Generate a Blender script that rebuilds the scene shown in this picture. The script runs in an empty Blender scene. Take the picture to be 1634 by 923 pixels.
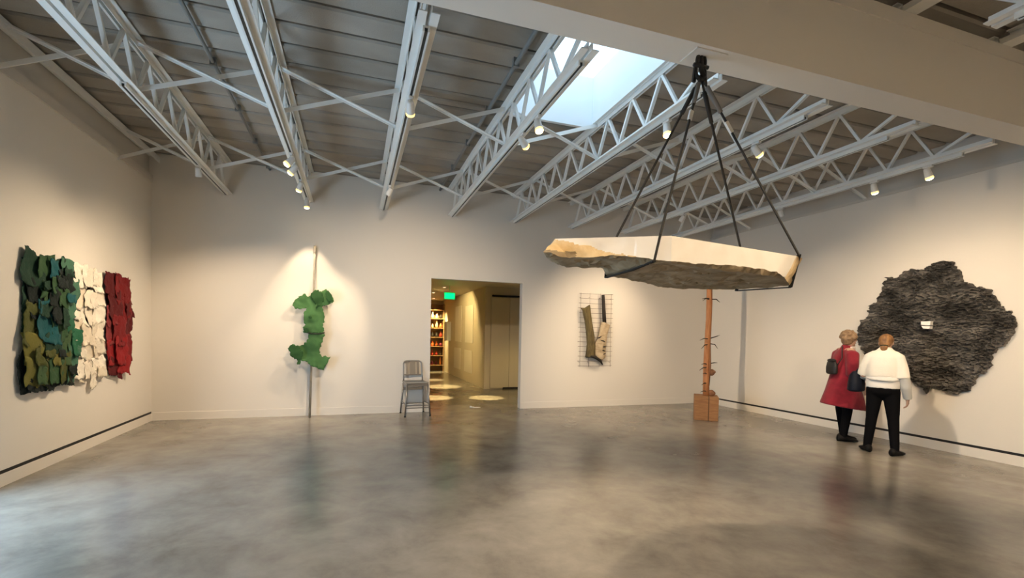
import bpy, bmesh, math, random
from mathutils import Vector, Matrix, noise
from mathutils.geometry import delaunay_2d_cdt

random.seed(11)
SC = bpy.context.scene
COL = SC.collection
R = math.radians

# ------------------------------------------------------------------ camera
cam_d = bpy.data.cameras.new('camera')
cam = bpy.data.objects.new('camera', cam_d); COL.objects.link(cam)
cam_d.sensor_fit = 'HORIZONTAL'; cam_d.sensor_width = 36.0
F_PX = 745.81
cam_d.lens = F_PX * 36.0 / 1634.0
cam_d.shift_x = (817.0 - 810.12) / 1634.0
cam_d.shift_y = (553.48 - 461.5) / 1634.0
cam_d.clip_start = 0.05; cam_d.clip_end = 200
def cam_matrix(loc, yaw, pitch, roll):
    f = Vector((math.sin(yaw)*math.cos(pitch), math.cos(yaw)*math.cos(pitch), math.sin(pitch)))
    r = Vector((math.cos(yaw), -math.sin(yaw), 0)); d = f.cross(r)
    c, s = math.cos(roll), math.sin(roll)
    r2 = c*r + s*d; d2 = -s*r + c*d
    m = Matrix.Identity(4)
    for i in range(3):
        m[i][0] = r2[i]; m[i][1] = -d2[i]; m[i][2] = -f[i]; m[i][3] = loc[i]
    return m
cam.matrix_world = cam_matrix((0, 0, 1.5), 0.316334, -0.026343, -0.019877)
SC.camera = cam

# ------------------------------------------------------------------ world, exposure
SKY = 10.5            # daylight outside
WARM = (1.0, 0.765, 0.51)
SPOT_K = 1.0
w = bpy.data.worlds.new('sky'); SC.world = w; w.use_nodes = True
bg = w.node_tree.nodes['Background']
bg.inputs[0].default_value = (0.60, 0.82, 1.0, 1); bg.inputs[1].default_value = SKY
vs = SC.view_settings
vs.view_transform = 'Standard'; vs.look = 'None'; vs.exposure = 0.8; vs.gamma = 1.0
vs.use_curve_mapping = False
try:
    SC.cycles.use_denoising = True
    SC.cycles.max_bounces = 10; SC.cycles.diffuse_bounces = 6
    SC.cycles.sample_clamp_indirect = 6.0
    SC.cycles.caustics_reflective = False; SC.cycles.caustics_refractive = False
except Exception: pass

# ------------------------------------------------------------------ constants of the room
XL, XR, YB, YF = -3.09, 7.79, 8.87, -4.0
ZD = 4.26                                   # underside of deck
JX = [-2.03, -0.78, 0.47, 1.72, 2.97, 4.22, 5.47, 6.72]
ZB = 3.73                                   # underside of joists
SKY1 = (1.80, 2.93, 3.12, 5.58)             # skylight x0 x1 y0 y1
SKY2 = (-1.95, -0.86, -0.9, 1.6)
ORD = ['first', 'second', 'third', 'fourth', 'fifth', 'sixth', 'seventh', 'eighth']

# ------------------------------------------------------------------ materials
def nm(name):
    m = bpy.data.materials.new(name); m.use_nodes = True
    return m, m.node_tree.nodes, m.node_tree.links, m.node_tree.nodes['Principled BSDF']
def rgb(h):
    h = h.lstrip('#'); v = [int(h[i:i+2], 16)/255 for i in (0, 2, 4)]
    return tuple(c/12.92 if c <= .04045 else ((c+.055)/1.055)**2.4 for c in v)
def mat(name, col, rough=.6, col2=None, scale=6., stretch=(1, 1, 1), detail=5., bump=0., metal=0., lo=.35, hi=.65, spec=.4, sheen=0., rand=0., bscale=None):
    m, n, l, p = nm(name)
    p.inputs['Base Color'].default_value = (*col, 1)
    p.inputs['Roughness'].default_value = rough
    p.inputs['Metallic'].default_value = metal
    p.inputs['Specular IOR Level'].default_value = spec
    if sheen: p.inputs['Sheen Weight'].default_value = sheen
    if col2 is not None or bump:
        tc = n.new('ShaderNodeTexCoord'); mp = n.new('ShaderNodeMapping')
        l.new(tc.outputs['Object'], mp.inputs['Vector']); mp.inputs['Scale'].default_value = stretch
        tx = n.new('ShaderNodeTexNoise'); tx.inputs['Scale'].default_value = scale; tx.inputs['Detail'].default_value = detail
        tx.inputs['Distortion'].default_value = .4
        l.new(mp.outputs[0], tx.inputs['Vector'])
    last = None
    if col2 is not None:
        cr = n.new('ShaderNodeValToRGB')
        cr.color_ramp.elements[0].position = lo; cr.color_ramp.elements[1].position = hi
        cr.color_ramp.elements[0].color = (*col, 1); cr.color_ramp.elements[1].color = (*col2, 1)
        l.new(tx.outputs['Fac'], cr.inputs['Fac']); last = cr.outputs['Color']
        l.new(last, p.inputs['Base Color'])
    if rand:
        oi = n.new('ShaderNodeObjectInfo'); mr = n.new('ShaderNodeMapRange')
        mr.inputs['To Min'].default_value = 1-rand; mr.inputs['To Max'].default_value = 1+rand
        l.new(oi.outputs['Random'], mr.inputs['Value'])
        hs = n.new('ShaderNodeHueSaturation'); hs.inputs['Color'].default_value = (*col, 1)
        if last is not None: l.new(last, hs.inputs['Color'])
        l.new(mr.outputs[0], hs.inputs['Value']); l.new(hs.outputs[0], p.inputs['Base Color'])
    if bump:
        if bscale:
            t2 = n.new('ShaderNodeTexNoise'); t2.inputs['Scale'].default_value = bscale; t2.inputs['Detail'].default_value = 6
            l.new(mp.outputs[0], t2.inputs['Vector'])
        else: t2 = tx
        b = n.new('ShaderNodeBump'); b.inputs['Strength'].default_value = bump; b.inputs['Distance'].default_value = .02
        l.new(t2.outputs['Fac'], b.inputs['Height']); l.new(b.outputs[0], p.inputs['Normal'])
    return m
def emit(name, col, s):
    m, n, l, p = nm(name)
    p.inputs['Base Color'].default_value = (*col, 1)
    p.inputs['Emission Color'].default_value = (*col, 1); p.inputs['Emission Strength'].default_value = s
    return m

def floor_mat():
    m, n, l, p = nm('polished_concrete')
    tc = n.new('ShaderNodeTexCoord'); mp = n.new('ShaderNodeMapping'); l.new(tc.outputs['Object'], mp.inputs[0])
    mp.inputs['Scale'].default_value = (1, 1, 1); mp.inputs['Rotation'].default_value = (0, 0, R(20))
    a = n.new('ShaderNodeTexNoise'); a.inputs['Scale'].default_value = .45; a.inputs['Detail'].default_value = 5; a.inputs['Roughness'].default_value = .55; a.inputs['Distortion'].default_value = .5
    b = n.new('ShaderNodeTexNoise'); b.inputs['Scale'].default_value = 1.9; b.inputs['Detail'].default_value = 9; b.inputs['Roughness'].default_value = .66; b.inputs['Distortion'].default_value = .25
    l.new(mp.outputs[0], a.inputs['Vector']); l.new(mp.outputs[0], b.inputs['Vector'])
    mx = n.new('ShaderNodeMath'); mx.operation = 'MULTIPLY_ADD'; mx.inputs[1].default_value = .55
    l.new(b.outputs['Fac'], mx.inputs[0])
    m2 = n.new('ShaderNodeMath'); m2.operation = 'MULTIPLY'; m2.inputs[1].default_value = .5; l.new(a.outputs['Fac'], m2.inputs[0])
    l.new(m2.outputs[0], mx.inputs[2])
    cr = n.new('ShaderNodeValToRGB'); e = cr.color_ramp.elements
    e[0].position = .38; e[0].color = (.125, .114, .097, 1); e[1].position = .72; e[1].color = (.330, .303, .260, 1)
    k = e.new(.52); k.color = (.215, .196, .167, 1)
    l.new(mx.outputs[0], cr.inputs[0]); l.new(cr.outputs[0], p.inputs['Base Color'])
    rr = n.new('ShaderNodeMath'); rr.operation = 'MULTIPLY_ADD'; rr.inputs[1].default_value = .12; rr.inputs[2].default_value = .17
    a2 = n.new('ShaderNodeTexNoise'); a2.inputs['Scale'].default_value = .8; a2.inputs['Detail'].default_value = 2
    l.new(mp.outputs[0], a2.inputs['Vector']); l.new(a2.outputs['Fac'], rr.inputs[0]); l.new(rr.outputs[0], p.inputs['Roughness'])
    p.inputs['Specular IOR Level'].default_value = .55
    return m
def glass_mat(name='frosted_acrylic', k=.155, mixf=.25):
    m, n, l, p = nm(name)
    out = n['Material Output']
    t = n.new('ShaderNodeBsdfTransparent'); t.inputs[0].default_value = (.92*k, .96*k, k, 1)
    d = n.new('ShaderNodeBsdfTranslucent'); d.inputs[0].default_value = (.9*k, .95*k, k, 1)
    mx = n.new('ShaderNodeMixShader'); mx.inputs[0].default_value = mixf
    l.new(t.outputs[0], mx.inputs[1]); l.new(d.outputs[0], mx.inputs[2]); l.new(mx.outputs[0], out.inputs['Surface'])
    return m

M = {}
M['floor'] = floor_mat()
M['wall'] = mat('gallery_white_paint', (.72, .68, .62), .75, bump=.03, scale=60)
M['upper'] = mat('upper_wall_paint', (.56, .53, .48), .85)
M['trimw'] = mat('wall_cap_paint', (.60, .56, .50), .7)
M['black'] = mat('black_reveal', (.012, .011, .010), .6)
M['plank'] = mat('grey_fibre_plank', (.30, .275, .24), .95, (.385, .36, .32), 1.1, (1, 1.5, 1), bump=.2, rand=.10, bscale=70, spec=.1)
M['deckback'] = mat('dark_deck_gap', (.03, .028, .025), 1)
M['steel'] = mat('white_painted_steel', (.78, .78, .75), .5)
M['beam'] = mat('beam_paint', (.68, .65, .60), .8)
M['track'] = mat('track_white', (.68, .69, .67), .45)
M['slot'] = mat('track_slot_dark', (.02, .022, .02), .5)
M['pipe'] = mat('conduit_and_shadow_grey', (.20, .20, .19), .6)
M['lamp'] = mat('lamp_housing_white', (.70, .69, .66), .45)
M['lens'] = emit('lamp_lens_lit', (1.0, .84, .52), 12.0)
M['glow'] = emit('lamp_glass_glow', (1.0, .66, .18), 1.5)
M['lensoff'] = emit('lamp_lens_edge', (1.0, .80, .5), 2.0)
M['shaft'] = mat('skylight_shaft_white', (.82, .84, .85), .7)
M['acrylic'] = glass_mat()
M['pane'] = glass_mat('window_glass', .95, .1)
M['slab_cut'] = mat('pale_sawn_stone', (.79, .75, .68), .8, (.84, .81, .75), 5, bump=.05)
M['slab_rough'] = mat('brown_rough_stone', (.25, .185, .105), .9, (.40, .32, .21), 4.5, (1, 1, 2), bump=.5, bscale=22)
M['slab_gold'] = mat('golden_broken_stone', (.62, .43, .20), .85, (.78, .62, .38), 7, bump=.4, bscale=25)
M['strap'] = mat('black_webbing', (.02, .018, .016), .8)
M['strapd'] = mat('grey_sleeve', (.16, .15, .14), .8)
M['iron'] = mat('black_iron', (.015, .014, .013), .5, metal=.3)
M['tag'] = mat('white_tag', (.75, .75, .72), .6)
M['wood'] = mat('orange_pole_wood', (.36, .135, .048), .6, (.50, .225, .09), 8, (6, 6, .6))
M['woodd'] = mat('dark_heartwood', (.16, .075, .04), .7, (.28, .13, .06), 8)
M['block'] = mat('block_wood', (.24, .11, .042), .6, (.33, .165, .068), 5, (1, 1, 7))
M['crack'] = mat('block_crack_dark', (.07, .032, .014), .8)
M['twig'] = mat('dark_twig', (.05, .035, .025), .8)
M['bark'] = mat('charred_bark', (.030, .027, .024), .68, (.18, .165, .148), 2.2, (1, 1, 2.0), detail=9, bump=.7, lo=.40, hi=.70, bscale=30)
M['card'] = mat('white_card', (.85, .84, .80), .7)
M['hide'] = mat('green_hide', (.034, .105, .030), .8, (.060, .165, .050), 4, bump=.15)
M['hided'] = mat('dark_green_hide', (.012, .055, .012), .85, (.022, .085, .02), 4, bump=.15)
M['cord'] = mat('dark_cord', (.012, .02, .012), .8)
M['pole'] = mat('weathered_pole', (.20, .175, .14), .8, (.31, .28, .23), 10, (4, 4, .5))
M['chair'] = mat('brushed_aluminium', (.30, .285, .265), .38, metal=.85)
M['chair_back'] = mat('brushed_aluminium_panel', (.36, .34, .31), .32, metal=.85)
M['wire'] = mat('thin_dark_wire', (.16, .12, .09), .6)
M['log'] = mat('mossy_log', (.075, .055, .022), .9, (.17, .13, .055), 6, (3, 3, .8), bump=.5, bscale=25)
M['logd'] = mat('dark_carved_stick', (.025, .02, .015), .8)
M['carved'] = mat('pale_carved_wood', (.48, .38, .25), .8, (.30, .22, .13), 9, (1, 1, 3), lo=.5, hi=.75, bump=.5, bscale=20)
M['yellow'] = mat('corridor_cream_paint', (.66, .58, .42), .55)
M['pale_rect'] = mat('pale_rectangle_cream', (.80, .74, .60), .35)
M['exit'] = emit('exit_green', (.0, .85, .18), 1.3)
M['exitf'] = mat('exit_frame_pale', (.45, .75, .42), .5)
M['shelfw'] = mat('shelf_wood', (.30, .19, .09), .6)
M['skin'] = mat('skin', (.52, .33, .24), .55)
M['hair_b'] = mat('light_brown_hair', (.22, .135, .075), .7, (.32, .21, .12), 30, bump=.6)
M['hair_d'] = mat('auburn_hair', (.14, .065, .025), .55, (.34, .17, .06), 22, (1, 1, .5), bump=.5)
M['red'] = mat('red_wool', (.21, .007, .019), .85, (.28, .010, .027), 10, sheen=.2)
M['redhand'] = M['skin']
M['cream'] = mat('cream_knit', (.80, .76, .68), .9, bump=.15, scale=60)
M['shirt'] = mat('white_shirt_cotton', (.82, .79, .75), .9)
M['greys'] = mat('grey_sleeve_and_hem_shadow', (.50, .50, .48), .9)
M['trous'] = mat('black_trousers', (.004, .004, .005), .9, spec=.1)
M['shoe'] = mat('black_shoes', (.005, .0045, .0045), .6, spec=.2)
M['bagk'] = mat('black_leather_bag', (.018, .016, .015), .5)
M['bagn'] = mat('navy_bag', (.005, .008, .017), .6, spec=.2)
M['scarf'] = mat('pale_scarf', (.72, .62, .58), .9)
M['eye'] = mat('eye_dark', (.03, .02, .015), .3)
M['lip'] = mat('lip', (.42, .18, .15), .5)
M['sill'] = mat('window_frame_grey', (.2, .2, .2), .5)
for k, c in dict(g1='#173325', g2='#2d4a2c', g3='#0d4a50', g4='#45491f', g5='#65622b', g6='#3f6653', g7='#0a1614', g8='#3a5232', g9='#1f5a40').items():
    c = rgb(c); M[k] = mat('fabric_'+k, c, .9, tuple(x*1.12 for x in c), 9, bump=.3, bscale=40)
for k, c in dict(w1='#e6dccb', w2='#dcd0bc', w3='#efe7d8').items():
    c = rgb(c); M[k] = mat('fabric_'+k, c, .9, tuple(x*.9 for x in c), 9, bump=.3, bscale=40)
for k, c in dict(r1='#6c0a10', r2='#50070c', r3='#840e14', r4='#7c2a2c').items():
    c = rgb(c); M[k] = mat('fabric_'+k, c, .9, tuple(x*1.1 for x in c), 9, bump=.3, bscale=40)

# ------------------------------------------------------------------ mesh helpers
def box(bm, x0, x1, y0, y1, z0, z1):
    vs_ = [bm.verts.new((x, y, z)) for z in (z0, z1) for y in (y0, y1) for x in (x0, x1)]
    for f in ((0, 2, 3, 1), (4, 5, 7, 6), (0, 1, 5, 4), (2, 6, 7, 3), (0, 4, 6, 2), (1, 3, 7, 5)):
        bm.faces.new([vs_[i] for i in f])
def bar(bm, p0, p1, w_, h_, up=(0, 0, 1)):
    p0, p1 = Vector(p0), Vector(p1); d = (p1-p0).normalized(); up = Vector(up)
    s = d.cross(up)
    if s.length < 1e-4: s = d.cross(Vector((1, 0, 0)))
    s.normalize(); u = s.cross(d).normalized()
    v = [bm.verts.new(p + s*a*w_/2 + u*b*h_/2) for p in (p0, p1) for a, b in ((-1, -1), (1, -1), (1, 1), (-1, 1))]
    for f in ((3, 2, 1, 0), (4, 5, 6, 7), (0, 1, 5, 4), (1, 2, 6, 5), (2, 3, 7, 6), (3, 0, 4, 7)):
        bm.faces.new([v[i] for i in f])
def tube(bm, pts, rad, n=8, cap=True, sq=1.0):
    pts = [Vector(p) for p in pts]
    if not isinstance(rad, (list, tuple)): rad = [rad]*len(pts)
    rings = []; s = None
    for i, p in enumerate(pts):
        a = pts[max(i-1, 0)]; b = pts[min(i+1, len(pts)-1)]; d = (b-a).normalized()
        if s is None:
            s = d.cross(Vector((0, 0, 1)))
            if s.length < .05: s = d.cross(Vector((1, 0, 0)))
        else: s = s - d*s.dot(d)
        s.normalize(); u = d.cross(s)
        rings.append([bm.verts.new(p + (s*math.cos(t*2*math.pi/n) + u*sq*math.sin(t*2*math.pi/n))*rad[i]) for t in range(n)])
    for a, b in zip(rings, rings[1:]):
        for i in range(n): bm.faces.new((a[i], a[(i+1) % n], b[(i+1) % n], b[i]))
    if cap:
        bm.faces.new(rings[0][::-1]); bm.faces.new(rings[-1])
def lathe(bm, c, prof, n=16):
    c = Vector(c)
    rings = [[bm.verts.new(c+Vector((r*math.cos(t*2*math.pi/n), r*math.sin(t*2*math.pi/n), z))) for t in range(n)] for r, z in prof]
    for a, b in zip(rings, rings[1:]):
        for i in range(n): bm.faces.new((a[i], a[(i+1) % n], b[(i+1) % n], b[i]))
    bm.faces.new(rings[0][::-1]); bm.faces.new(rings[-1])
def ell(bm, c, r, rot=None, n=12, m=8):
    mt = Matrix.Translation(Vector(c)) @ (rot.to_4x4() if rot is not None else Matrix.Identity(4)) @ Matrix.Diagonal((*r, 1))
    bmesh.ops.create_uvsphere(bm, u_segments=n, v_segments=m, radius=1.0, matrix=mt)
def loft(bm, rings, cap=True):
    R_ = [[bm.verts.new(p) for p in ring] for ring in rings]; n = len(R_[0])
    for a, b in zip(R_, R_[1:]):
        for i in range(n): bm.faces.new((a[i], a[(i+1) % n], b[(i+1) % n], b[i]))
    if cap: bm.faces.new(R_[0][::-1]); bm.faces.new(R_[-1])
def B(): return bmesh.new()
def nvec(q):
    return Vector((noise.noise(q+Vector((9.3, -1.5, -7.9))), noise.noise(q), noise.noise(q+Vector((-4.7, 6.4, 11.2)))))
def obj(name, bm, m, parent=None, smooth=False, bevel=0., world=True):
    bmesh.ops.recalc_face_normals(bm, faces=bm.faces)
    me = bpy.data.meshes.new(name); bm.to_mesh(me); bm.free()
    ms = m if isinstance(m, (list, tuple)) else [m]
    for q in ms: me.materials.append(M[q] if isinstance(q, str) else q)
    if smooth:
        for p in me.polygons: p.use_smooth = True
    o = bpy.data.objects.new(name, me); COL.objects.link(o)
    if parent is not None:
        o.parent = parent
        if world and parent.type == 'EMPTY': o.location = -Vector(parent.location)
    if bevel:
        b = o.modifiers.new('bevel', 'BEVEL'); b.width = bevel; b.segments = 2; b.limit_method = 'ANGLE'
    return o
def tag(o, label, cat=None, group=None):
    o['label'] = label
    if cat: o['category'] = cat
    if group: o['group'] = group
    return o
def thing(name, label, cat, loc=(0, 0, 0), group=None, rz=0.):
    o = bpy.data.objects.new(name, None); COL.objects.link(o); o.empty_display_size = .1
    o.location = loc; o.rotation_euler = (0, 0, rz)
    return tag(o, label, cat, group)
def struct(name, bm, m, label=None, **k):
    o = obj(name, bm, m, **k); o['kind'] = 'structure'
    if label: o['label'] = label
    return o
def copy_tree(o, parent=None):
    c = o.copy(); COL.objects.link(c)
    if parent is not None: c.parent = parent
    for ch in list(o.children): copy_tree(ch, c)
    return c
def jag(outline, n_per, amp, seed=0, freq=9.0):
    """densify a closed 2-D outline and roughen it"""
    out = []; N = len(outline)
    for i in range(N):
        a, b = Vector(outline[i]), Vector(outline[(i+1) % N]); L = (b-a).length
        k = max(1, int(L/n_per))
        for j in range(k):
            p = a.lerp(b, j/k); q = Vector((p.x*freq, p.y*freq, seed))
            d = nvec(q)*amp + nvec(q*3.1)*amp*.6
            out.append((p.x+d.x, p.y+d.y))
    return out
def sheet(outline, step, fn, thick, tr):
    """closed thick sheet over an outline: fn(u,v)->height, tr(u,v,h)->world point"""
    us = [p[0] for p in outline]; vs_ = [p[1] for p in outline]
    pts = [Vector(p) for p in outline]; n0 = len(pts)
    def inside(u, v):
        c = False; j = n0-1
        for i in range(n0):
            a, b = outline[i], outline[j]
            if (a[1] > v) != (b[1] > v) and u < (b[0]-a[0])*(v-a[1])/(b[1]-a[1])+a[0]: c = not c
            j = i
        return c
    u = min(us)+step/2
    while u < max(us):
        v = min(vs_)+step/2
        while v < max(vs_):
            uu, vv = u+random.uniform(-.3, .3)*step, v+random.uniform(-.3, .3)*step
            if inside(uu, vv): pts.append(Vector((uu, vv)))
            v += step
        u += step
    r = delaunay_2d_cdt(pts, [(i, (i+1) % n0) for i in range(n0)], [], 1, 1e-5)
    V, E_, Fs = r[0], r[1], r[2]
    bm = B()
    top = [bm.verts.new(tr(p.x, p.y, fn(p.x, p.y))) for p in V]
    bot = [bm.verts.new(tr(p.x, p.y, fn(p.x, p.y)-thick if thick > 0 else 0.0)) for p in V]
    cnt = {}
    for f in Fs:
        try:
            bm.faces.new([top[i] for i in f]); bm.faces.new([bot[i] for i in reversed(f)])
        except ValueError: continue
        for a, b in zip(f, f[1:]+f[:1] if isinstance(f, list) else list(f[1:])+[f[0]]):
            cnt[(a, b)] = cnt.get((a, b), 0)+1
    for (a, b) in list(cnt):
        if (b, a) not in cnt:
            try: bm.faces.new((top[b], top[a], bot[a], bot[b]))
            except ValueError: pass
    return bm
def fuse(name, bm, m, voxel, parent, smooth_it=4):
    """overlapping closed solids -> one continuous surface"""
    bmesh.ops.recalc_face_normals(bm, faces=bm.faces)
    me = bpy.data.meshes.new(name); bm.to_mesh(me); bm.free()
    o = bpy.data.objects.new(name, me); COL.objects.link(o)
    r = o.modifiers.new('r', 'REMESH'); r.mode = 'VOXEL'; r.voxel_size = voxel
    if smooth_it:
        s = o.modifiers.new('s', 'SMOOTH'); s.factor = .5; s.iterations = smooth_it
    dg = bpy.context.evaluated_depsgraph_get()
    me2 = bpy.data.meshes.new_from_object(o.evaluated_get(dg))
    o.modifiers.clear(); o.data = me2; bpy.data.meshes.remove(me); me2.name = name
    me2.materials.clear(); me2.materials.append(M[m])
    for p in me2.polygons: p.use_smooth = True
    o.parent = parent
    return o
def cap(bm, a, b, ra, rb, n=12, sq=1.0):
    """tapered capsule"""
    a, b = Vector(a), Vector(b)
    tube(bm, [a, b], [ra, rb], n, True, sq)
    ell(bm, a, (ra*.995,)*3, n=n, m=8); ell(bm, b, (rb*.995,)*3, n=n, m=8)

# ------------------------------------------------------------------ room shell
bm = B(); box(bm, XL-.3, XR+.3, YF-.3, 20.3, -.2, 0); struct('floor', bm, 'floor', 'grey polished concrete gallery floor')
# back wall with door opening
DX0, DX1, DZ, WT = 1.36, 3.19, 2.53, .15
bm = B(); box(bm, XL-.2, DX0, YB, YB+WT, 0, ZD+.12); box(bm, DX1, XR+.2, YB, YB+WT, 0, ZD+.12); box(bm, DX0, DX1, YB, YB+WT, DZ, ZD+.12)
struct('wall_back', bm, 'wall', 'white gallery wall with an open doorway')
# left wall with a tall daylight window (out of frame, nearer the camera)
WY0, WY1, WZ0, WZ1 = 2.9, 5.25, .12, 1.9
bm = B()
box(bm, XL-.2, XL, WY1, YB, 0, 3.80); box(bm, XL-.2, XL, YF, WY0, 0, 3.80)
box(bm, XL-.2, XL, WY0, WY1, 0, WZ0); box(bm, XL-.2, XL, WY0, WY1, WZ1, 3.80)
wl = struct('wall_left', bm, 'wall', 'white gallery wall on the left')
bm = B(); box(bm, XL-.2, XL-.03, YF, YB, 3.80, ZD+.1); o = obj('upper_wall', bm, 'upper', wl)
bm = B(); box(bm, XR, XR+.2, YF, YB+WT, 0, 3.76); wr = struct('wall_right', bm, 'wall', 'white gallery wall on the right')
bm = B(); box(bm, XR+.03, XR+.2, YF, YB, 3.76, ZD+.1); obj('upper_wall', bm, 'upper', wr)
bm = B(); box(bm, XL-.2, XR+.2, YF-.2, YF, 0, ZD+.1); struct('wall_front', bm, 'wall', 'white gallery wall behind the viewer')
# window pane and frame
win = thing('window_1', 'tall daylight window in left wall', None, (XL-.1, (WY0+WY1)/2, WZ0)); del win['label']; win['kind'] = 'structure'
bm = B(); box(bm, XL-.11, XL-.10, WY0, WY1, WZ0, WZ1); obj('pane', bm, 'pane', win)
bm = B()
for y in (WY0+.03, (WY0+WY1)/2, WY1-.03): box(bm, XL-.13, XL-.07, y-.03, y+.03, WZ0, WZ1)
for z in (WZ0+.03, WZ1-.03): box(bm, XL-.13, XL-.07, WY0, WY1, z-.03, z+.03)
obj('window_frame', bm, 'sill', win)
# caps, baseboards, black reveals
bm = B(); box(bm, XL-.03, XL+.02, YF, YB, 3.80, 3.91); struct('trim_1', bm, 'trimw', 'pale cap along the top of the left wall')
bm = B(); box(bm, XR-.015, XR+.03, YF, YB, 3.76, 3.80); struct('trim_2', bm, 'trimw', 'pale cap along the top of the right wall')
bm = B(); box(bm, XL, XL+.012, WY1, YB, 0, .118); box(bm, XL, XL+.012, YF, WY0, 0, .118); struct('baseboard_left', bm, 'wall')
bm = B(); box(bm, XL, XL+.006, WY1, YB-.02, .118, .148); box(bm, XL, XL+.006, YF, WY0, .118, .148); struct('trim_3', bm, 'black', 'black reveal line above the left baseboard')
bm = B(); box(bm, XR-.012, XR, YF, YB, 0, .125); struct('baseboard_right', bm, 'wall')
bm = B(); box(bm, XR-.006, XR, YF, YB-.02, .125, .157); struct('trim_4', bm, 'black', 'black reveal line above the right baseboard')
bm = B(); box(bm, XL, DX0, YB-.010, YB, 0, .13); box(bm, DX1, XR, YB-.010, YB, 0, .13); struct('baseboard_back', bm, 'wall')

# ceiling deck: backing + planks as pieces
def cut(rects, hole):
    out = []
    hx0, hx1, hy0, hy1 = hole
    for (x0, x1, y0, y1) in rects:
        if x1 <= hx0 or x0 >= hx1 or y1 <= hy0 or y0 >= hy1: out.append((x0, x1, y0, y1)); continue
        if y0 < hy0: out.append((x0, x1, y0, hy0))
        if y1 > hy1: out.append((x0, x1, hy1, y1))
        a, b = max(y0, hy0), min(y1, hy1)
        if x0 < hx0: out.append((x0, hx0, a, b))
        if x1 > hx1: out.append((hx1, x1, a, b))
    return out
bm = B()
for r_ in cut(cut([(XL-.2, XR+.2, YF-.2, YB+WT)], tuple(a+b for a, b in zip(SKY1, (-.04, .04, -.04, .04)))), tuple(a+b for a, b in zip(SKY2, (-.04, .04, -.04, .04)))): box(bm, *r_, ZD+.06, ZD+.12)
ceil = struct('ceiling', bm, 'deckback', 'ceiling deck of grey fibre planks')
PW = .345; y0 = 4.355 - PW*25; row = 0
while y0 < YB:
    a, b = max(y0, YF), min(y0+PW, YB)
    if b-a > .02:
        xs = [XL, JX[0], JX[2], JX[4], JX[6], XR] if row % 2 == 0 else [XL, JX[1], JX[3], JX[5], JX[7], XR]
        for x0, x1 in zip(xs, xs[1:]):
            for r_ in cut(cut([(x0, x1, a, b)], SKY1), SKY2):
                if r_[1]-r_[0] < .02 or r_[3]-r_[2] < .02: continue
                bm = B(); dz = random.uniform(-.003, .003)
                X0, X1, Y0, Y1 = r_[0]+.004, r_[1]-.004, r_[2]+.019, r_[3]-.019
                z0 = ZD+dz; c = .018
                lo = [bm.verts.new(p) for p in ((X0, Y0+c, z0), (X1, Y0+c, z0), (X1, Y1-c, z0), (X0, Y1-c, z0))]
                mi = [bm.verts.new(p) for p in ((X0, Y0, z0+c), (X1, Y0, z0+c), (X1, Y1, z0+c), (X0, Y1, z0+c))]
                hi = [bm.verts.new(p) for p in ((X0, Y0, ZD+.062), (X1, Y0, ZD+.062), (X1, Y1, ZD+.062), (X0, Y1, ZD+.062))]
                bm.faces.new(lo[::-1]); bm.faces.new(hi)
                for p, q in ((lo, mi), (mi, hi)):
                    for i in range(4): bm.faces.new((p[i], p[(i+1) % 4], q[(i+1) % 4], q[i]))
                obj('plank', bm, 'plank', ceil)
    y0 += PW; row += 1
# skylights
def skylight(S, label, h=.62):
    x0, x1, y0, y1 = S
    t = thing('skylight', label, 'skylight', ((x0+x1)/2, (y0+y1)/2, ZD))
    for nm_, a in (('shaft_side', (x0-.05, x0, y0-.05, y1+.05)), ('shaft_side', (x1, x1+.05, y0-.05, y1+.05)), ('shaft_side', (x0, x1, y0-.05, y0)), ('shaft_side', (x0, x1, y1, y1+.05))):
        bm = B(); box(bm, *a, ZD-.03, ZD+h); obj(nm_, bm, 'shaft', t)
    # hipped acrylic dome on a rim
    bm = B(); c = .16; hh = .26
    a = [bm.verts.new(p) for p in ((x0-.05, y0-.05, ZD+h), (x1+.05, y0-.05, ZD+h), (x1+.05, y1+.05, ZD+h), (x0-.05, y1+.05, ZD+h))]
    b = [bm.verts.new(p) for p in ((x0+c, y0+c, ZD+h+hh), (x1-c, y0+c, ZD+h+hh), (x1-c, y1-c, ZD+h+hh), (x0+c, y1-c, ZD+h+hh))]
    bm.faces.new(b)
    for i in range(4): bm.faces.new((a[i], a[(i+1) % 4], b[(i+1) % 4], b[i]))
    obj('acrylic_dome', bm, 'acrylic', t)
    bm = B(); bar(bm, (x0, (y0+y1)/2, ZD+h), (x1, (y0+y1)/2, ZD+h), .05, .06); obj('glazing_bar', bm, 'shaft', t)
    # daylight portal (guides sampling of the sky through the opening)
    l = bpy.data.lights.new('sky_portal', 'AREA'); l.shape = 'RECTANGLE'; l.size = x1-x0; l.size_y = y1-y0
    l.cycles.is_portal = True
    lo_ = bpy.data.objects.new('sky_portal', l); COL.objects.link(lo_); lo_.location = ((x0+x1)/2, (y0+y1)/2, ZD+h-.06); lo_.parent = None
skylight(SKY1, 'bright skylight in white shaft between fourth and fifth joists')
skylight(SKY2, 'daylight skylight over the near bay behind the beam')
l = bpy.data.lights.new('sky_portal', 'AREA'); l.shape = 'RECTANGLE'; l.size = WZ1-WZ0; l.size_y = WY1-WY0; l.cycles.is_portal = True
po = bpy.data.objects.new('sky_portal', l); COL.objects.link(po); po.location = (XL-.05, (WY0+WY1)/2, (WZ0+WZ1)/2); po.rotation_euler = (0, R(-90), 0)

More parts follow.
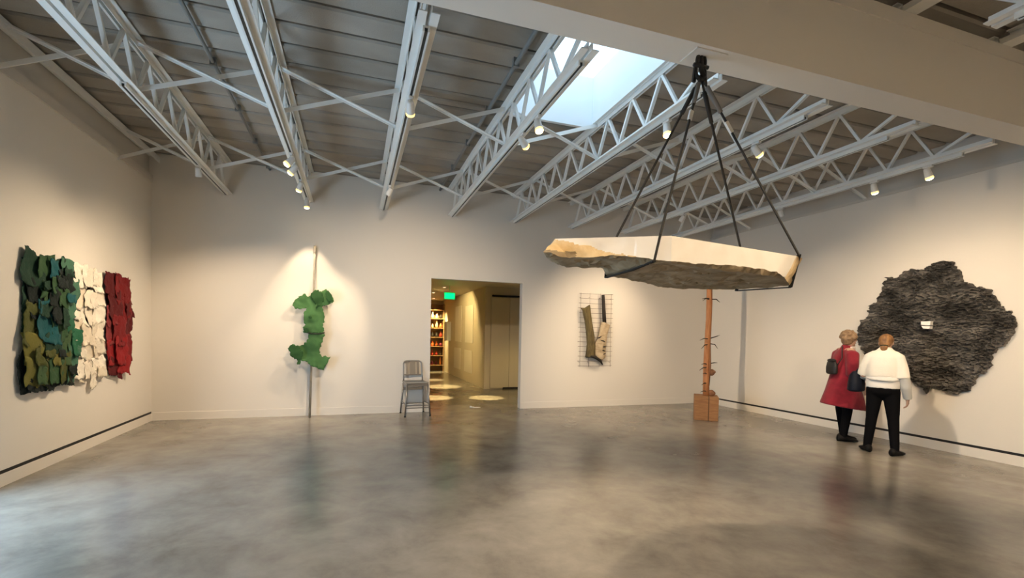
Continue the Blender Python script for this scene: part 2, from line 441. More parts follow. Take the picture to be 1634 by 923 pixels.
# main beam across the room
BY0, BY1, BZ0, BZ1 = 2.66, 2.905, 3.49, 4.15
t = thing('roof_beam', 'deep pale boxed beam crossing the room near the ceiling', 'beam', ((XL+XR)/2, 2.78, BZ0))
bm = B(); box(bm, XL, XR, BY0, BY1, BZ0, BZ1-.11); obj('beam_body', bm, 'beam', t)
bm = B(); box(bm, XL, XR, BY0-.012, BY1+.012, BZ1-.11, BZ1); obj('beam_cap', bm, 'beam', t)
bm = B(); box(bm, 2.20, 2.46, BY0+.03, BY1-.03, BZ0-.008, BZ0); obj('hanger_plate', bm, 'beam', t)

# ------------------------------------------------------------------ open-web joists
def angle(bm, x, s, y0, y1, z, up):
    """L angle: flat leg outward (s), other leg up/down, heel at x"""
    a, b = sorted((x, x+s*.062)); box(bm, a, b, y0, y1, *sorted((z, z+up*.008)))
    a, b = sorted((x, x+s*.008)); box(bm, a, b, y0, y1, *sorted((z+up*.008, z+up*.062)))
def joist_proto(mirror):
    g = thing('roof_joist', 'x', 'joist', (0, 0, 0))
    if not mirror: yb0, yb1, yt0, yt1 = 3.33, YB-.005, 2.70, YB-.005
    else: yb0, yb1, yt0, yt1 = YF+.01, 2.14, YF+.01, 2.62
    for s in (-1, 1):
        bm = B(); angle(bm, s*.014, s, yb0, yb1, ZB, 1); obj('bottom_chord_angle', bm, 'steel', g, world=False)
        bm = B(); angle(bm, s*.014, s, yt0, yt1, ZD-.012, -1); obj('top_chord_angle', bm, 'steel', g, world=False)
    if not mirror:
        bm = B(); box(bm, -.07, .07, 2.68, 2.88, BZ1, ZD-.06); obj('bearing_seat', bm, 'steel', g, world=False)
    else:
        bm = B(); box(bm, -.07, .07, 2.45, 2.665, BZ1, ZD-.06); obj('bearing_seat', bm, 'steel', g, world=False)
    p = .53; proto = {}
    def web(ya, za, yb, zb):
        key = (round(yb-ya, 3), round(zb-za, 3))
        if key not in proto:
            bm = B(); bar(bm, (0, 0, 0), (0, yb-ya, zb-za), .030, .034, (1, 0, 0)); o = obj('web_member', bm, 'steel', g, world=False); proto[key] = o
        else:
            o = proto[key].copy(); COL.objects.link(o); o.parent = g
        o.location = (0, ya, za)
    zb_, zt_ = ZB+.045, ZD-.055
    if not mirror:
        y = 3.36+p*.0
        nodes = [3.36+p*k for k in range(1, 11)]
        web(nodes[0], zb_, 2.92, zt_)
        for k, yn in enumerate(nodes):
            if yn+p/2 < YB-.05: web(yn, zb_, yn+p/2, zt_)
            if k and yn-p/2 > 2.8: web(yn, zb_, yn-p/2, zt_)
    else:
        nodes = [1.95-p*k for k in range(0, 11)]
        web(nodes[0], zb_, 2.44, zt_)
        for k, yn in enumerate(nodes):
            if yn-p/2 > YF+.05: web(yn, zb_, yn-p/2, zt_)
            if k: web(yn, zb_, yn+p/2, zt_)
    return g
for mirror in (False, True):
    proto = joist_proto(mirror)
    for i, x in enumerate(JX):
        j = proto if i == 0 else copy_tree(proto)
        j.location = (x, 0, 0)
        if not mirror: tag(j, f'white open-web roof joist, {ORD[i]} from the left wall, beyond the beam', 'joist', 'roof joists beyond the beam')
        else: tag(j, f'white open-web roof joist, {ORD[i]} from the left wall, on the near side of the beam', 'joist', 'roof joists on the near side')
# empties rest at deck height
# cross bracing
def brace_set(y, rowname):
    xs = [XL-.03]+JX+[XR+.03]
    for i, (a, b) in enumerate(zip(xs, xs[1:])):
        ends = (ORD[i-1] + ' joist' if i else 'left wall', ORD[i] + ' joist' if i < 8 else 'right wall')
        t = thing('cross_brace', f'white X brace in the {rowname} row between {ends[0]} and {ends[1]}', 'brace', ((a+b)/2, y, ZB), 'cross braces between joists')
        for k, (za, zb) in enumerate(((ZD-.03, ZB+.05), (ZB+.05, ZD-.03))):
            bm = B(); yy = y+(.008 if k else -.008)
            p0, p1 = Vector((a, yy, za)), Vector((b, yy, zb))
            bar(bm, p0, p1, .006 if k else .006, .045, (0, 0, 1))
            bar(bm, p0+Vector((0, .02*(1 if k else -1), .0)), p1+Vector((0, .02*(1 if k else -1), 0)), .04, .006, (0, 0, 1))
            obj('brace_angle', bm, 'steel', t)
brace_set(5.45, 'nearer'); brace_set(7.75, 'farther'); brace_set(.35, 'nearest, before-the-beam')
# ledger along left wall under the deck, conduit, pipe drawn as a shadow band
bm = B(); box(bm, XL-.028, XL+.11, 3.0, YB, ZD-.055, ZD-.045); box(bm, XL+.10, XL+.11, 3.0, YB, ZD-.14, ZD-.055)
tag(obj('deck_ledger', bm, 'steel'), 'steel ledger angle along the left wall under the deck', 'ledger')
def pipe(x, z, y0, y1, r, label):
    t = thing('conduit', label, 'pipe', (x, y0, z))  # name shared by the real conduit and the shadow-band strip
    bm = B(); tube(bm, [(x, y0, z), (x, y1, z)], r, 10); obj('pipe_run', bm, 'pipe', t, True)
    y = y0+.5
    while y < y1:
        bm = B(); box(bm, x-.03, x+.03, y-.02, y+.02, z-.03, ZD); obj('pipe_clip', bm, 'pipe', t); y += 1.05
pipe(1.50, ZD-.06, 2.95, YB, .022, 'grey conduit along the ceiling beside the fourth joist')
pipe(-1.40, ZD-.05, 2.95, YB, .018, 'grey strip standing in for a shadow band on the ceiling between the first and second joists')  # dark pipe put in where a joist's soft shadow lies on the deck

# ------------------------------------------------------------------ light tracks and track heads
TRK = {1: (3.0, 8.80), 2: (3.48, 8.80), 3: (3.48, 8.80), 4: (3.55, 8.80), 5: (3.55, 8.80), 6: (3.6, 8.80), 7: (3.6, 8.80), 0: (5.2, 8.80)}
for i, (ya, yb) in sorted(TRK.items()):
    x = JX[i]
    t = thing('light_track', f'white light track with dark slot under the {ORD[i]} joist from the left wall', 'light track', (x, ya, ZB-.045), 'light tracks under the joists')
    bm = B(); box(bm, x-.026, x-.012, ya, yb, ZB-.042, ZB); box(bm, x+.012, x+.026, ya, yb, ZB-.042, ZB); box(bm, x-.012, x+.012, ya, yb, ZB-.012, ZB)
    obj('track_rail', bm, 'track', t)
    bm = B(); box(bm, x-.012, x+.012, ya+.01, yb-.01, ZB-.036, ZB-.012); obj('track_slot', bm, 'slot', t)
def track_light(i, y, target, watts, size, label, lit='lens', blend=.6, dz=0., soft=.035, col=WARM, bare=False):
    x = JX[i]; top = Vector((x, y, ZB-.042))
    t = thing('track_light', label, 'track light', top, 'track lights')
    bm = B(); box(bm, x-.02, x+.02, y-.05, y+.05, ZB-.066, ZB-.042); obj('track_adapter', bm, 'lamp', t, bevel=.003)
    piv = top + Vector((0, 0, -.085-dz)); d = (Vector(target)-piv).normalized()
    bm = B(); tube(bm, [top+Vector((0, 0, -.02)), piv], .009, 8); obj('stem', bm, 'lamp', t, True)
    bk = piv - d*.05; fr = piv + d*.055
    bm = B(); tube(bm, [bk-d*.012, bk, piv-d*.01, fr-d*.005, fr], [.024, .034, .037, .041, .041], 18, False)
    tube(bm, [fr, fr-d*.012], [.041, .036], 18, False); bm.faces.new([v for v in bm.verts][:18][::-1])
    obj('lamp_head', bm, 'lamp', t, True)
    if bare:   # lamp set back inside its housing
        bm = B(); tube(bm, [fr-d*.016, fr-d*.012], [.036, .036], 18); obj('lamp_lens', bm, lit, t)
    else:
        bm = B(); tube(bm, [fr-d*.014, fr+d*.012, fr+d*.026], [.037, .043, .039], 18, False); obj('lamp_glass', bm, 'glow', t, True)
        bm = B(); tube(bm, [fr+d*.024, fr+d*.034, fr+d*.040], [.039, .028, .010], 18); obj('lamp_lens', bm, lit, t, True)
    L = bpy.data.lights.new('spot', 'SPOT'); L.energy = watts*SPOT_K; L.color = col; L.spot_size = R(size); L.spot_blend = blend; L.shadow_soft_size = soft
    o = bpy.data.objects.new('spot', L); COL.objects.link(o); o.parent = t
    o.location = (fr + d*.06) - Vector(t.location); o.rotation_euler = d.to_track_quat('-Z', 'Y').to_euler()
    return t
track_light(0, 7.36, (-2.1, 8.87, .7), 45, 85, 'white track head turned to the back wall under the first joist', blend=1, bare=True)
track_light(1, 6.42, (-3.09, 6.1, .9), 150, 84, 'brightest track light under the second joist, turned to the left wall', blend=1)
track_light(1, 6.74, (-3.09, 7.7, .9), 130, 84, 'track light just beyond the brightest under the second joist', blend=1)
track_light(1, 7.49, (-1.9, 8.87, .7), 70, 85, 'third track light along the second joist, near its far end', blend=1)
track_light(1, 8.45, (-.74, 8.76, 1.0), 60, 62, 'farthest track light under the second joist, against the back wall', blend=.5)
track_light(2, 4.50, (1.0, 8.87, 1.0), 300, 80, 'glowing track light under the third joist, nearest the beam', blend=1)
track_light(2, 7.28, (-.72, 8.87, 1.35), 90, 45, 'track light turned from us under the third joist, near the back wall', bare=True)
track_light(3, 4.42, (2.0, 3.1, 0), 170, 62, 'glowing track light under the skylight, nearer of the pair on fourth joist', blend=1)
track_light(3, 4.86, (5.9, 8.0, .8), 430, 64, 'glowing track light under the skylight, farther of the pair on fourth joist', blend=.8)
track_light(4, 4.05, (2.6, 3.0, 0), 170, 66, 'glowing track light under the fifth joist beside the slings', blend=1)
track_light(5, 4.15, (7.79, 4.2, .6), 200, 92, 'glowing track light under the sixth joist', blend=.8)
track_light(6, 6.95, (4.7, 8.87, 1.0), 135, 85, 'white track head turned to the wire grid artwork, under seventh joist', blend=1, bare=True)
track_light(7, 3.95, (7.79, 3.6, .6), 13, 100, 'brightest track light under the eighth joist, by the right wall', blend=1)
track_light(7, 4.58, (7.79, 4.7, .6), 10, 100, 'dim track light under the eighth joist, above the dark bark relief', blend=1)
track_light(7, 6.05, (7.79, 6.1, .9), 8, 110, 'small white track head under the eighth joist, nearest the back corner', blend=1, bare=True)

# near-bay track behind the viewer's side of the beam, lighting the stone, plus added unseen fill lamps
for i in (2, 5):
    x = JX[i]; ya, yb = -1.5, 2.0
    t = thing('light_track', f'white light track under the {ORD[i]} joist on the near side of the beam', 'light track', (x, ya, ZB-.045), 'light tracks under the joists')
    bm = B(); box(bm, x-.026, x-.012, ya, yb, ZB-.042, ZB); box(bm, x+.012, x+.026, ya, yb, ZB-.042, ZB); box(bm, x-.012, x+.012, ya, yb, ZB-.012, ZB)
    obj('track_rail', bm, 'track', t)
    bm = B(); box(bm, x-.012, x+.012, ya+.01, yb-.01, ZB-.036, ZB-.012); obj('track_slot', bm, 'slot', t)
track_light(2, .3, (1.7, 2.5, 2.06), 150, 40, 'near-side track light under the third joist aimed at the hanging stone')
track_light(5, .9, (2.5, 2.5, 2.06), 130, 40, 'near-side track light under the sixth joist aimed at the hanging stone')
track_light(5, .4, (7.79, 4.4, .5), 380, 58, 'added near-side fill light under the sixth joist aimed along to the bark relief', blend=1)  # unseen lamp added to even the right wall and thin its shadows
track_light(5, -1.2, (5.0, -4.0, 1.5), 420, 110, 'added near-side fill light under the sixth joist aimed at the wall behind', blend=1)  # from here down: unseen lamps added for bounce onto beam and ceiling
track_light(2, -1.3, (.0, -4.0, 1.5), 420, 110, 'added near-side fill light under the third joist aimed at the wall behind', blend=1)
track_light(2, 1.3, (.4, 1.6, 0), 150, 100, 'added near-side fill light under the third joist aimed at the floor', blend=1)
track_light(5, 1.7, (2.6, 1.8, 0), 90, 90, 'added near-side fill light under the sixth joist aimed at the floor', blend=1)
track_light(5, -.6, (7.79, -.6, 1.4), 220, 100, 'added near-side fill light under the sixth joist aimed at the right wall', blend=1)
track_light(2, -.9, (-3.09, -.9, 1.4), 200, 100, 'added near-side fill light under the third joist aimed at the left wall', blend=1)

# ------------------------------------------------------------------ suspended stone slab
T = 2.115
# (top xyz, bottom xyz, kind) clockwise from the left tip along the front, then round the back
ring = [((1.195, 2.80, 2.085), (1.070, 2.622, 2.000), 'g'),
        ((1.205, 2.753, T), (1.273, 2.705, 1.990), 'g'),
        ((1.300, 2.697, T), (1.357, 2.664, 1.997), 'g'),
        ((1.420, 2.627, T), (1.441, 2.615, 1.992), 'g'),
        ((1.540, 2.556, T), (1.539, 2.557, 2.002), 'g'),
        ((1.640, 2.498, T), (1.636, 2.500, 1.988), 'c'),
        ((1.730, 2.445, T), (1.720, 2.452, 1.978), 'c'),
        ((1.813, 2.396, T), (1.813, 2.396, 1.963), 'c'),
        ((1.969, 2.423, T), (1.969, 2.423, 1.964), 'c'),
        ((2.137, 2.453, T), (2.137, 2.453, 1.976), 'c'),
        ((2.346, 2.489, T), (2.346, 2.489, 1.986), 'c'),
        ((2.569, 2.528, T), (2.569, 2.528, 1.989), 'c'),
        ((2.739, 2.558, T), (2.739, 2.558, 1.983), 'c'),
        ((2.900, 2.586, T), (2.845, 2.576, 1.986), 'c'),
        ((3.074, 2.616, T), (3.000, 2.650, 1.955), 'g'),
        ((3.165, 2.650, T-.004), (3.440, 2.985, 1.952), 'g'),
        ((3.300, 2.950, T-.01), (3.400, 3.130, 1.950), 'r'),
        ((3.260, 3.250, T-.01), (3.290, 3.406, 1.950), 'r'),
        ((3.020, 3.450, T-.02), (3.060, 3.520, 1.950), 'r'),
        ((2.800, 3.520, T-.02), (2.830, 3.600, 1.950), 'r'),
        ((2.550, 3.480, T-.02), (2.564, 3.559, 1.950), 'r'),
        ((2.330, 3.320, T-.02), (2.350, 3.400, 1.950), 'r'),
        ((2.100, 3.190, T-.02), (2.110, 3.258, 1.950), 'r'),
        ((1.900, 3.090, T-.02), (1.920, 3.150, 1.950), 'r'),
        ((1.760, 3.020, T-.02), (1.768, 3.079, 1.950), 'r'),
        ((1.690, 2.990, T-.02), (1.680, 2.990, 1.990), 'r'),
        ((1.560, 3.020, T-.02), (1.560, 3.060, 1.990), 'r'),
        ((1.440, 3.020, T-.02), (1.447, 3.081, 1.992), 'r'),
        ((1.330, 2.960, T-.03), (1.330, 3.000, 1.994), 'r'),
        ((1.235, 2.880, T-.03), (1.200, 2.850, 1.998), 'r')]
def stone():
    t = thing('hanging_stone', 'pale sawn stone slab with rough brown underside hung from the beam by slings', 'stone sculpture', (2.3, 2.85, 1.95))
    fine = []; N = len(ring); K = 9
    for i in range(N):
        a, b = ring[i], ring[(i+1) % N]
        for j in range(K):
            f = j/K
            tp = Vector(a[0]).lerp(Vector(b[0]), f); bt = Vector(a[1]).lerp(Vector(b[1]), f)
            fine.append((tp, bt, a[2]))
    bm = B(); V = 16; rings = []
    def nz(p, s): return noise.fractal(p*s, 1.0, 2.0, 4)
    for tp, bt, k in fine:
        col = []
        for v in range(V+1):
            f = v/V; p = tp.lerp(bt, f)
            amp = {'c': .0, 'g': .016, 'r': .022}[k] * math.sin(math.pi*min(1, f*1.0))**.7 if 0 < f < 1 else 0
            n_ = nvec(p*9)*amp; p = p + n_
            if v == V: p.z += nz(p, 11)*.010
            col.append(bm.verts.new(p))
        rings.append((col, k))
    n = len(rings); faces = []
    for i in range(n):
        a, k = rings[i]; b, _ = rings[(i+1) % n]
        for v in range(V):
            f = bm.faces.new((a[v], b[v], b[v+1], a[v+1]))
            mid = f.calc_center_median()
            if k == 'c': mi = 0
            elif k == 'g':
                xx = mid.x
                if xx < 1.7:   # broken golden corner, sloping off to the right
                    lim = T - .012 - max(0, xx-1.22)*.27 + .018*noise.fractal(mid*14, 1, 2, 3)
                    mi = 2 if mid.z < lim else 0
                    if mid.z < 2.03 and xx < 1.32: mi = 1
                else: mi = 2
            else: mi = 1
            f.material_index = mi
    # flat top
    f = bm.faces.new([r[0][0] for r in rings]); f.material_index = 0
    # rough underside: irregular triangulation inside the bottom outline
    base = [r[0][V] for r in rings]; poly = [(v.co.x, v.co.y) for v in base]; pts = [Vector(p) for p in poly]
    def inside(u, v):
        c = False; q = n-1
        for i in range(n):
            a, b = poly[i], poly[q]
            if (a[1] > v) != (b[1] > v) and u < (b[0]-a[0])*(v-a[1])/(b[1]-a[1])+a[0]: c = not c
            q = i
        return c
    random.seed(12); st = .036; u = 1.0
    while u < 3.6:
        v = 2.3
        while v < 3.75:
            x, y = u+random.uniform(-.4, .4)*st, v+random.uniform(-.4, .4)*st
            if inside(x, y) and min((x-p[0])**2+(y-p[1])**2 for p in poly) > .012**2: pts.append(Vector((x, y)))
            v += st
        u += st
    res = delaunay_2d_cdt(pts, [(i, (i+1) % n) for i in range(n)], [], 1, 1e-6)
    vm = []
    for k, p in enumerate(res[0]):
        src = [q for q in res[3][k] if q < n]
        if src: vm.append(base[src[0]]); continue
        w3 = Vector((p.x, p.y, 0)); dmin = min(math.hypot(p.x-q[0], p.y-q[1]) for q in poly)
        lay = nz(w3, 2.6)*2.2; saw = lay-math.floor(lay)
        z = 1.952 + min(1, dmin/.12)*(-.004 + .018*saw + .018*nz(w3, 5) + .008*nz(w3, 15))
        z = max(z, 1.947)
        if p.x < 1.72: z += .036*min(1, (1.72-p.x)/.06)
        vm.append(bm.verts.new((p.x, p.y, z)))
    for f_ in res[2]:
        try: f = bm.faces.new([vm[q] for q in f_]); f.material_index = 1
        except ValueError: pass
    o = obj('stone_body', bm, ['slab_cut', 'slab_rough', 'slab_gold'], t)
    return t
stone()
HK = Vector((2.295, 2.765, 3.40))
def sling(label, pts, wid):
    t = thing('lifting_sling', label, 'sling', HK)
    segs = ['sling_leg', 'sling_wrap', 'sling_wrap', 'sling_wrap', 'sling_leg']
    P = [HK+Vector((0, 0, -.05))] + [Vector(p) for p in pts] + [HK+Vector((.02, .02, -.05))]
    for k in range(len(P)-1):
        bm = B(); d = P[k+1]-P[k]
        leg = k == 0 or k == len(P)-2
        side = Vector((1, .15, 0)) if leg else Vector((1, 0, 0)) - d.normalized()*d.normalized().x
        up = d.cross(side)
        bar(bm, P[k], P[k+1], wid*.5 if leg or (k == 1 and wid < .03) else wid, .010 if leg else .008, up)
        obj(segs[min(k, 4)] if not leg else 'sling_leg', bm, 'strap', t)
        if leg:
            a, b = (P[k], P[k+1]) if k == 0 else (P[k+1], P[k])
            bm = B(); tube(bm, [a.lerp(b, .06), a.lerp(b, .20)], [.017, .015], 8); obj('sling_sleeve', bm, 'strapd' if k == 0 else 'strap', t, True)
            if k == 0:
                bm = B(); bar(bm, a.lerp(b, .25), a.lerp(b, .31), .028, .016, (0, 1, 0)); obj('sling_tag', bm, 'tag', t)
    return t
sling('black webbing sling round the middle of the hanging stone', [(1.751, 2.422, 2.123), (1.722, 2.436, 1.962), (1.738, 2.70, 1.941), (1.768, 3.088, 1.936), (1.765, 3.06, 2.115)], .026)
sling('black webbing sling round the right end of the hanging stone', [(3.085, 2.612, 2.123), (3.462, 3.000, 1.940), (3.295, 3.412, 1.938), (3.26, 3.28, 2.115)], .030)
t = thing('hoist_shackle', 'black iron shackle and hook under the beam carrying the slings', 'shackle', (HK.x, HK.y, 3.36))
bm = B(); tube(bm, [HK+Vector((.035*math.cos(a), 0, .045+.055*math.sin(a))) for a in [R(x) for x in range(-30, 215, 20)]], .012, 8); obj('bow', bm, 'iron', t, True)
bm = B(); tube(bm, [HK+Vector((-.06, 0, .015)), HK+Vector((.06, 0, .015))], .014, 10); obj('pin', bm, 'iron', t, True)
bm = B(); tube(bm, [HK+Vector((0, 0, .09)), HK+Vector((0, 0, .02)), HK+Vector((0, 0, -.01)), HK+Vector((.03, 0, -.05)), HK+Vector((.005, 0, -.085)), HK+Vector((-.035, 0, -.06)), HK+Vector((-.04, 0, -.03))], [.014, .016, .016, .018, .018, .014, .008], 8); obj('hook', bm, 'iron', t, True)
for k in range(2):
    bm = B(); bar(bm, HK+Vector((-.035+.07*k, .01, .02)), HK+Vector((-.05+.10*k, .01, -.10)), .025, .015, (0, 1, 0)); obj('strap_end', bm, 'strap', t)

# ------------------------------------------------------------------ textile piece on the left wall
def scrap(t, y, z, wy, hz, m, off, seed, curl=.015):
    random.seed(seed)
    o2 = []; rt = random.uniform(-.22, .22) if wy < .5 else 0; cr_, sr_ = math.cos(rt), math.sin(rt)
    for k in range(12):
        a = k/12*4; s_ = int(a); f = a-s_
        cs = [(-1, -1), (1, -1), (1, 1), (-1, 1), (-1, -1)]
        u = cs[s_][0]*(1-f)+cs[s_+1][0]*f; v = cs[s_][1]*(1-f)+cs[s_+1][1]*f
        jt = .22 if wy < .5 else .05
        u, v = wy/2*(u+random.uniform(-jt, jt)), hz/2*(v+random.uniform(-jt, jt))
        o2.append((y+u*cr_-v*sr_, z+u*sr_+v*cr_))
    oo = jag(o2, .018, .024, seed, 15)
    def fn(u, v):
        q = Vector((u*5, v*5, seed)); uu = (u-y)/(wy/2); vv = (v-z)/(hz/2)
        return off*.75 + .020*noise.noise(q) + .014*noise.noise(q*3) + curl*max(0, -vv)**2*(.5+noise.noise(q*2)) + curl*.5*uu*uu
    bm = sheet(oo, .035, fn, .004, lambda u, v, h: (XL+max(h, .006), u, v))
    return obj('fabric_scrap', bm, m, t, True)
def textile():
    t = thing('textile_hanging', 'green, cream and red fabric-scrap hanging on the left wall', 'textile art', (XL+.02, 6.9, .85))
    G = [(6.18, 1.55, .80, 1.25, 'g1', .02), (5.92, 2.05, .36, .34, 'g1', .05), (6.12, 2.02, .30, .36, 'g2', .06), (6.34, 2.02, .30, .40, 'g1', .05),
         (5.95, 1.78, .30, .36, 'g7', .05), (6.14, 1.82, .22, .26, 'g8', .07), (6.32, 1.80, .26, .34, 'g7', .06), (6.48, 2.04, .22, .36, 'g6', .06),
         (5.88, 1.52, .26, .44, 'g4', .06), (6.10, 1.55, .32, .46, 'g3', .08), (6.30, 1.52, .26, .40, 'g2', .07), (6.46, 1.70, .18, .44, 'g7', .05),
         (6.54, 1.80, .17, .46, 'g6', .08), (5.86, 1.26, .26, .34, 'g5', .07), (6.02, 1.24, .20, .30, 'g4', .06), (6.20, 1.26, .28, .30, 'g1', .08),
         (6.38, 1.26, .24, .34, 'g8', .07), (6.52, 1.38, .20, .44, 'g9', .06), (6.62, 1.30, .16, .30, 'g9', .08), (5.86, 1.03, .24, .26, 'g5', .08),
         (6.04, 1.00, .26, .26, 'g4', .07), (6.22, 1.02, .26, .26, 'g2', .09), (6.40, 1.04, .22, .34, 'g4', .08), (6.54, 1.08, .18, .42, 'g6', .07),
         (5.78, 1.05, .14, .40, 'g7', .04), (5.96, .92, .34, .16, 'g7', .07), (6.26, .92, .34, .16, 'g7', .06), (6.48, .94, .22, .18, 'g7', .06)]
    for i, (y, z, a, b, m, off) in enumerate(G): scrap(t, y, z, a, b, m, off, 20+i)
    random.seed(5)
    G2 = []
    W = [(6.96, 1.55, .62, 1.16, 'w2', .008)]
    for r_ in range(6):
        for c in range(3):
            W.append((6.72+.23*c+random.uniform(-.04, .04), 2.06-.21*r_+random.uniform(-.04, .04), random.uniform(.22, .32), random.uniform(.20, .28), random.choice(['w1', 'w2', 'w3']), random.uniform(.03, .055)))
    W += [(6.80, .90, .16, .16, 'w2', .05), (7.0, .84, .10, .22, 'w1', .05), (7.2, .92, .18, .14, 'w2', .05)]
    random.seed(31)
    for k in range(22):   # small torn bits over the green field
        zz = random.uniform(.98, 2.1); yy = random.uniform(5.86, 6.56)
        pal = ['g1', 'g7', 'g2', 'g3', 'g1'] if zz > 1.45 else ['g4', 'g8', 'g7', 'g2', 'g5']
        G2.append((yy, zz, random.uniform(.10, .20), random.uniform(.08, .22), random.choice(pal), random.uniform(.09, .12)))
    for i, (y, z, a, b, m, off) in enumerate(G2): scrap(t, y, z, a, b, m, off, 160+i)
    for i, (y, z, a, b, m, off) in enumerate(W): scrap(t, y, z, a, b, m, off, 60+i, .02)
    Rr = [(7.68, 1.55, .56, 1.25, 'r2', .02), (7.50, 2.06, .34, .32, 'r2', .05), (7.74, 2.04, .38, .34, 'r1', .06), (7.92, 1.98, .24, .36, 'r1', .05),
          (7.55, 1.76, .34, .36, 'r2', .07), (7.80, 1.74, .38, .34, 'r1', .06), (7.45, 1.66, .22, .30, 'r4', .06), (7.44, 1.40, .22, .26, 'r4', .05),
          (7.64, 1.45, .36, .36, 'r1', .08), (7.86, 1.46, .32, .36, 'r2', .06), (7.50, 1.16, .30, .36, 'r3', .06), (7.74, 1.18, .36, .38, 'r3', .08),
          (7.92, 1.20, .24, .34, 'r1', .06), (7.55, .95, .36, .24, 'r2', .06), (7.80, .97, .34, .26, 'r3', .07), (7.96, 1.72, .20, .22, 'r2', .07)]
    for i, (y, z, a, b, m, off) in enumerate(Rr): scrap(t, y, z, a, b, m, off, 100+i)
textile(); random.seed(3)

# ------------------------------------------------------------------ green hides tied on a leaning pole
UP = [(-1.019, 1.922), (-0.948, 2.049), (-0.821, 2.114), (-0.793, 2.095), (-0.729, 2.078), (-0.674, 2.19), (-0.563, 2.185), (-0.479, 2.229), (-0.394, 2.133), (-0.355, 2.014), (-0.373, 1.973), (-0.439, 1.96), (-0.542, 1.906), (-0.494, 1.757), (-0.52, 1.616), (-0.51, 1.455), (-0.76, 1.45), (-0.825, 1.459), (-0.834, 1.538), (-0.807, 1.589), (-0.835, 1.648), (-0.836, 1.786), (-0.809, 1.827), (-0.791, 1.877), (-0.964, 1.857)]
LO = [(-0.751, 1.451), (-0.51, 1.455), (-0.5, 1.415), (-0.536, 1.294), (-0.573, 1.233), (-0.572, 1.093), (-0.534, 1.063), (-0.402, 1.053), (-0.43, 0.972), (-0.467, 0.911), (-0.513, 0.821), (-0.588, 0.831), (-0.673, 0.882), (-0.738, 0.912), (-0.784, 0.972), (-0.876, 0.972), (-0.894, 0.902), (-0.921, 0.912), (-0.922, 0.991), (-1.031, 1.06), (-1.004, 1.11), (-1.068, 1.198), (-0.996, 1.258), (-0.85, 1.23), (-0.769, 1.331)]
P0, P1 = Vector((-.724, 8.643, 0)), Vector((-.676, 8.835, 2.976))
t = thing('leaning_pole', 'tall weathered wooden pole leaning on the back wall through the green hides', 'pole', P0)
d = P1-P0
bm = B(); tube(bm, [P0, P0+d*.3, P0+d*.7, P0+d*.955], [.021, .020, .017, .015], 10); obj('pole_shaft', bm, 'pole', t, True)
bm = B(); tube(bm, [P0+d*.95, P0+d*.965, P0+d*.985, P1], [.016, .028, .030, .022], 10, True, .7); obj('pole_head', bm, 'pole', t, True)
def pole_y(z): return P0.y + d.y*z/d.z
def hide(name, outline, m, seed, bulge):
    oo = jag(outline, .011, .026, seed, 24)
    cx = -.70
    def fn(u, v):
        q = Vector((u*6, v*6, seed))
        return .035 + bulge*max(0, 1-((u-cx)/.20)**2)*.5 + .05*noise.noise(q*.7) + .015*noise.noise(q*2.4) + .10*max(0, abs(u-cx)-.14)
    return sheet(oo, .03, fn, .012, lambda u, v, h: (u, pole_y(v)-.02-h, v))
t = thing('green_hide', 'two scalloped green leather hide shapes tied to the leaning pole', 'hide sculpture', (-.7, 8.70, .82))
o = obj('upper_hide', hide('u', UP, 'hide', 2, .06), 'hide', t, True)
o = obj('lower_hide', hide('l', LO, 'hide', 7, .07), 'hide', t, True)
LF = [(-.70, 2.16), (-.62, 2.20), (-.54, 2.15), (-.50, 2.02), (-.58, 1.93), (-.63, 1.87), (-.67, 1.98), (-.74, 2.09)]
def flap(out, seed, off): return sheet(jag(out, .011, .022, seed, 24), .03, lambda u, v: off+.02*noise.noise(Vector((u*8, v*8, seed))), .010, lambda u, v, h: (u, pole_y(v)-.02-h, v))
obj('dark_flap', flap(LF, 4, .085), 'hided', t, True)
obj('dark_flap', flap([(-.50, 2.17), (-.44, 2.20), (-.39, 2.12), (-.36, 2.01), (-.42, 1.98), (-.47, 2.05)], 6, .135), 'hided', t, True)
obj('dark_flap', flap([(-1.06, 1.20), (-1.0, 1.25), (-.88, 1.22), (-.83, 1.12), (-.85, 1.0), (-.96, 1.02), (-1.02, 1.07)], 8, .13), 'hided', t, True)
obj('dark_flap', flap([(-.83, 1.54), (-.76, 1.55), (-.72, 1.48), (-.80, 1.45)], 10, .10), 'hided', t, True)
bm = B()
tube(bm, [(-.64+.135*math.cos(a), pole_y(1.45)-.075-.06*math.sin(a)*1.0, 1.452+.012*math.cos(a*2)) for a in [k*2*math.pi/18 for k in range(19)]], .012, 8)
obj('tie_cord', bm, 'cord', t, True)
bm = B(); ell(bm, (-.725, pole_y(1.73)-.13, 1.73), (.03, .012, .03)); obj('knot_patch', bm, 'hided', t, True)

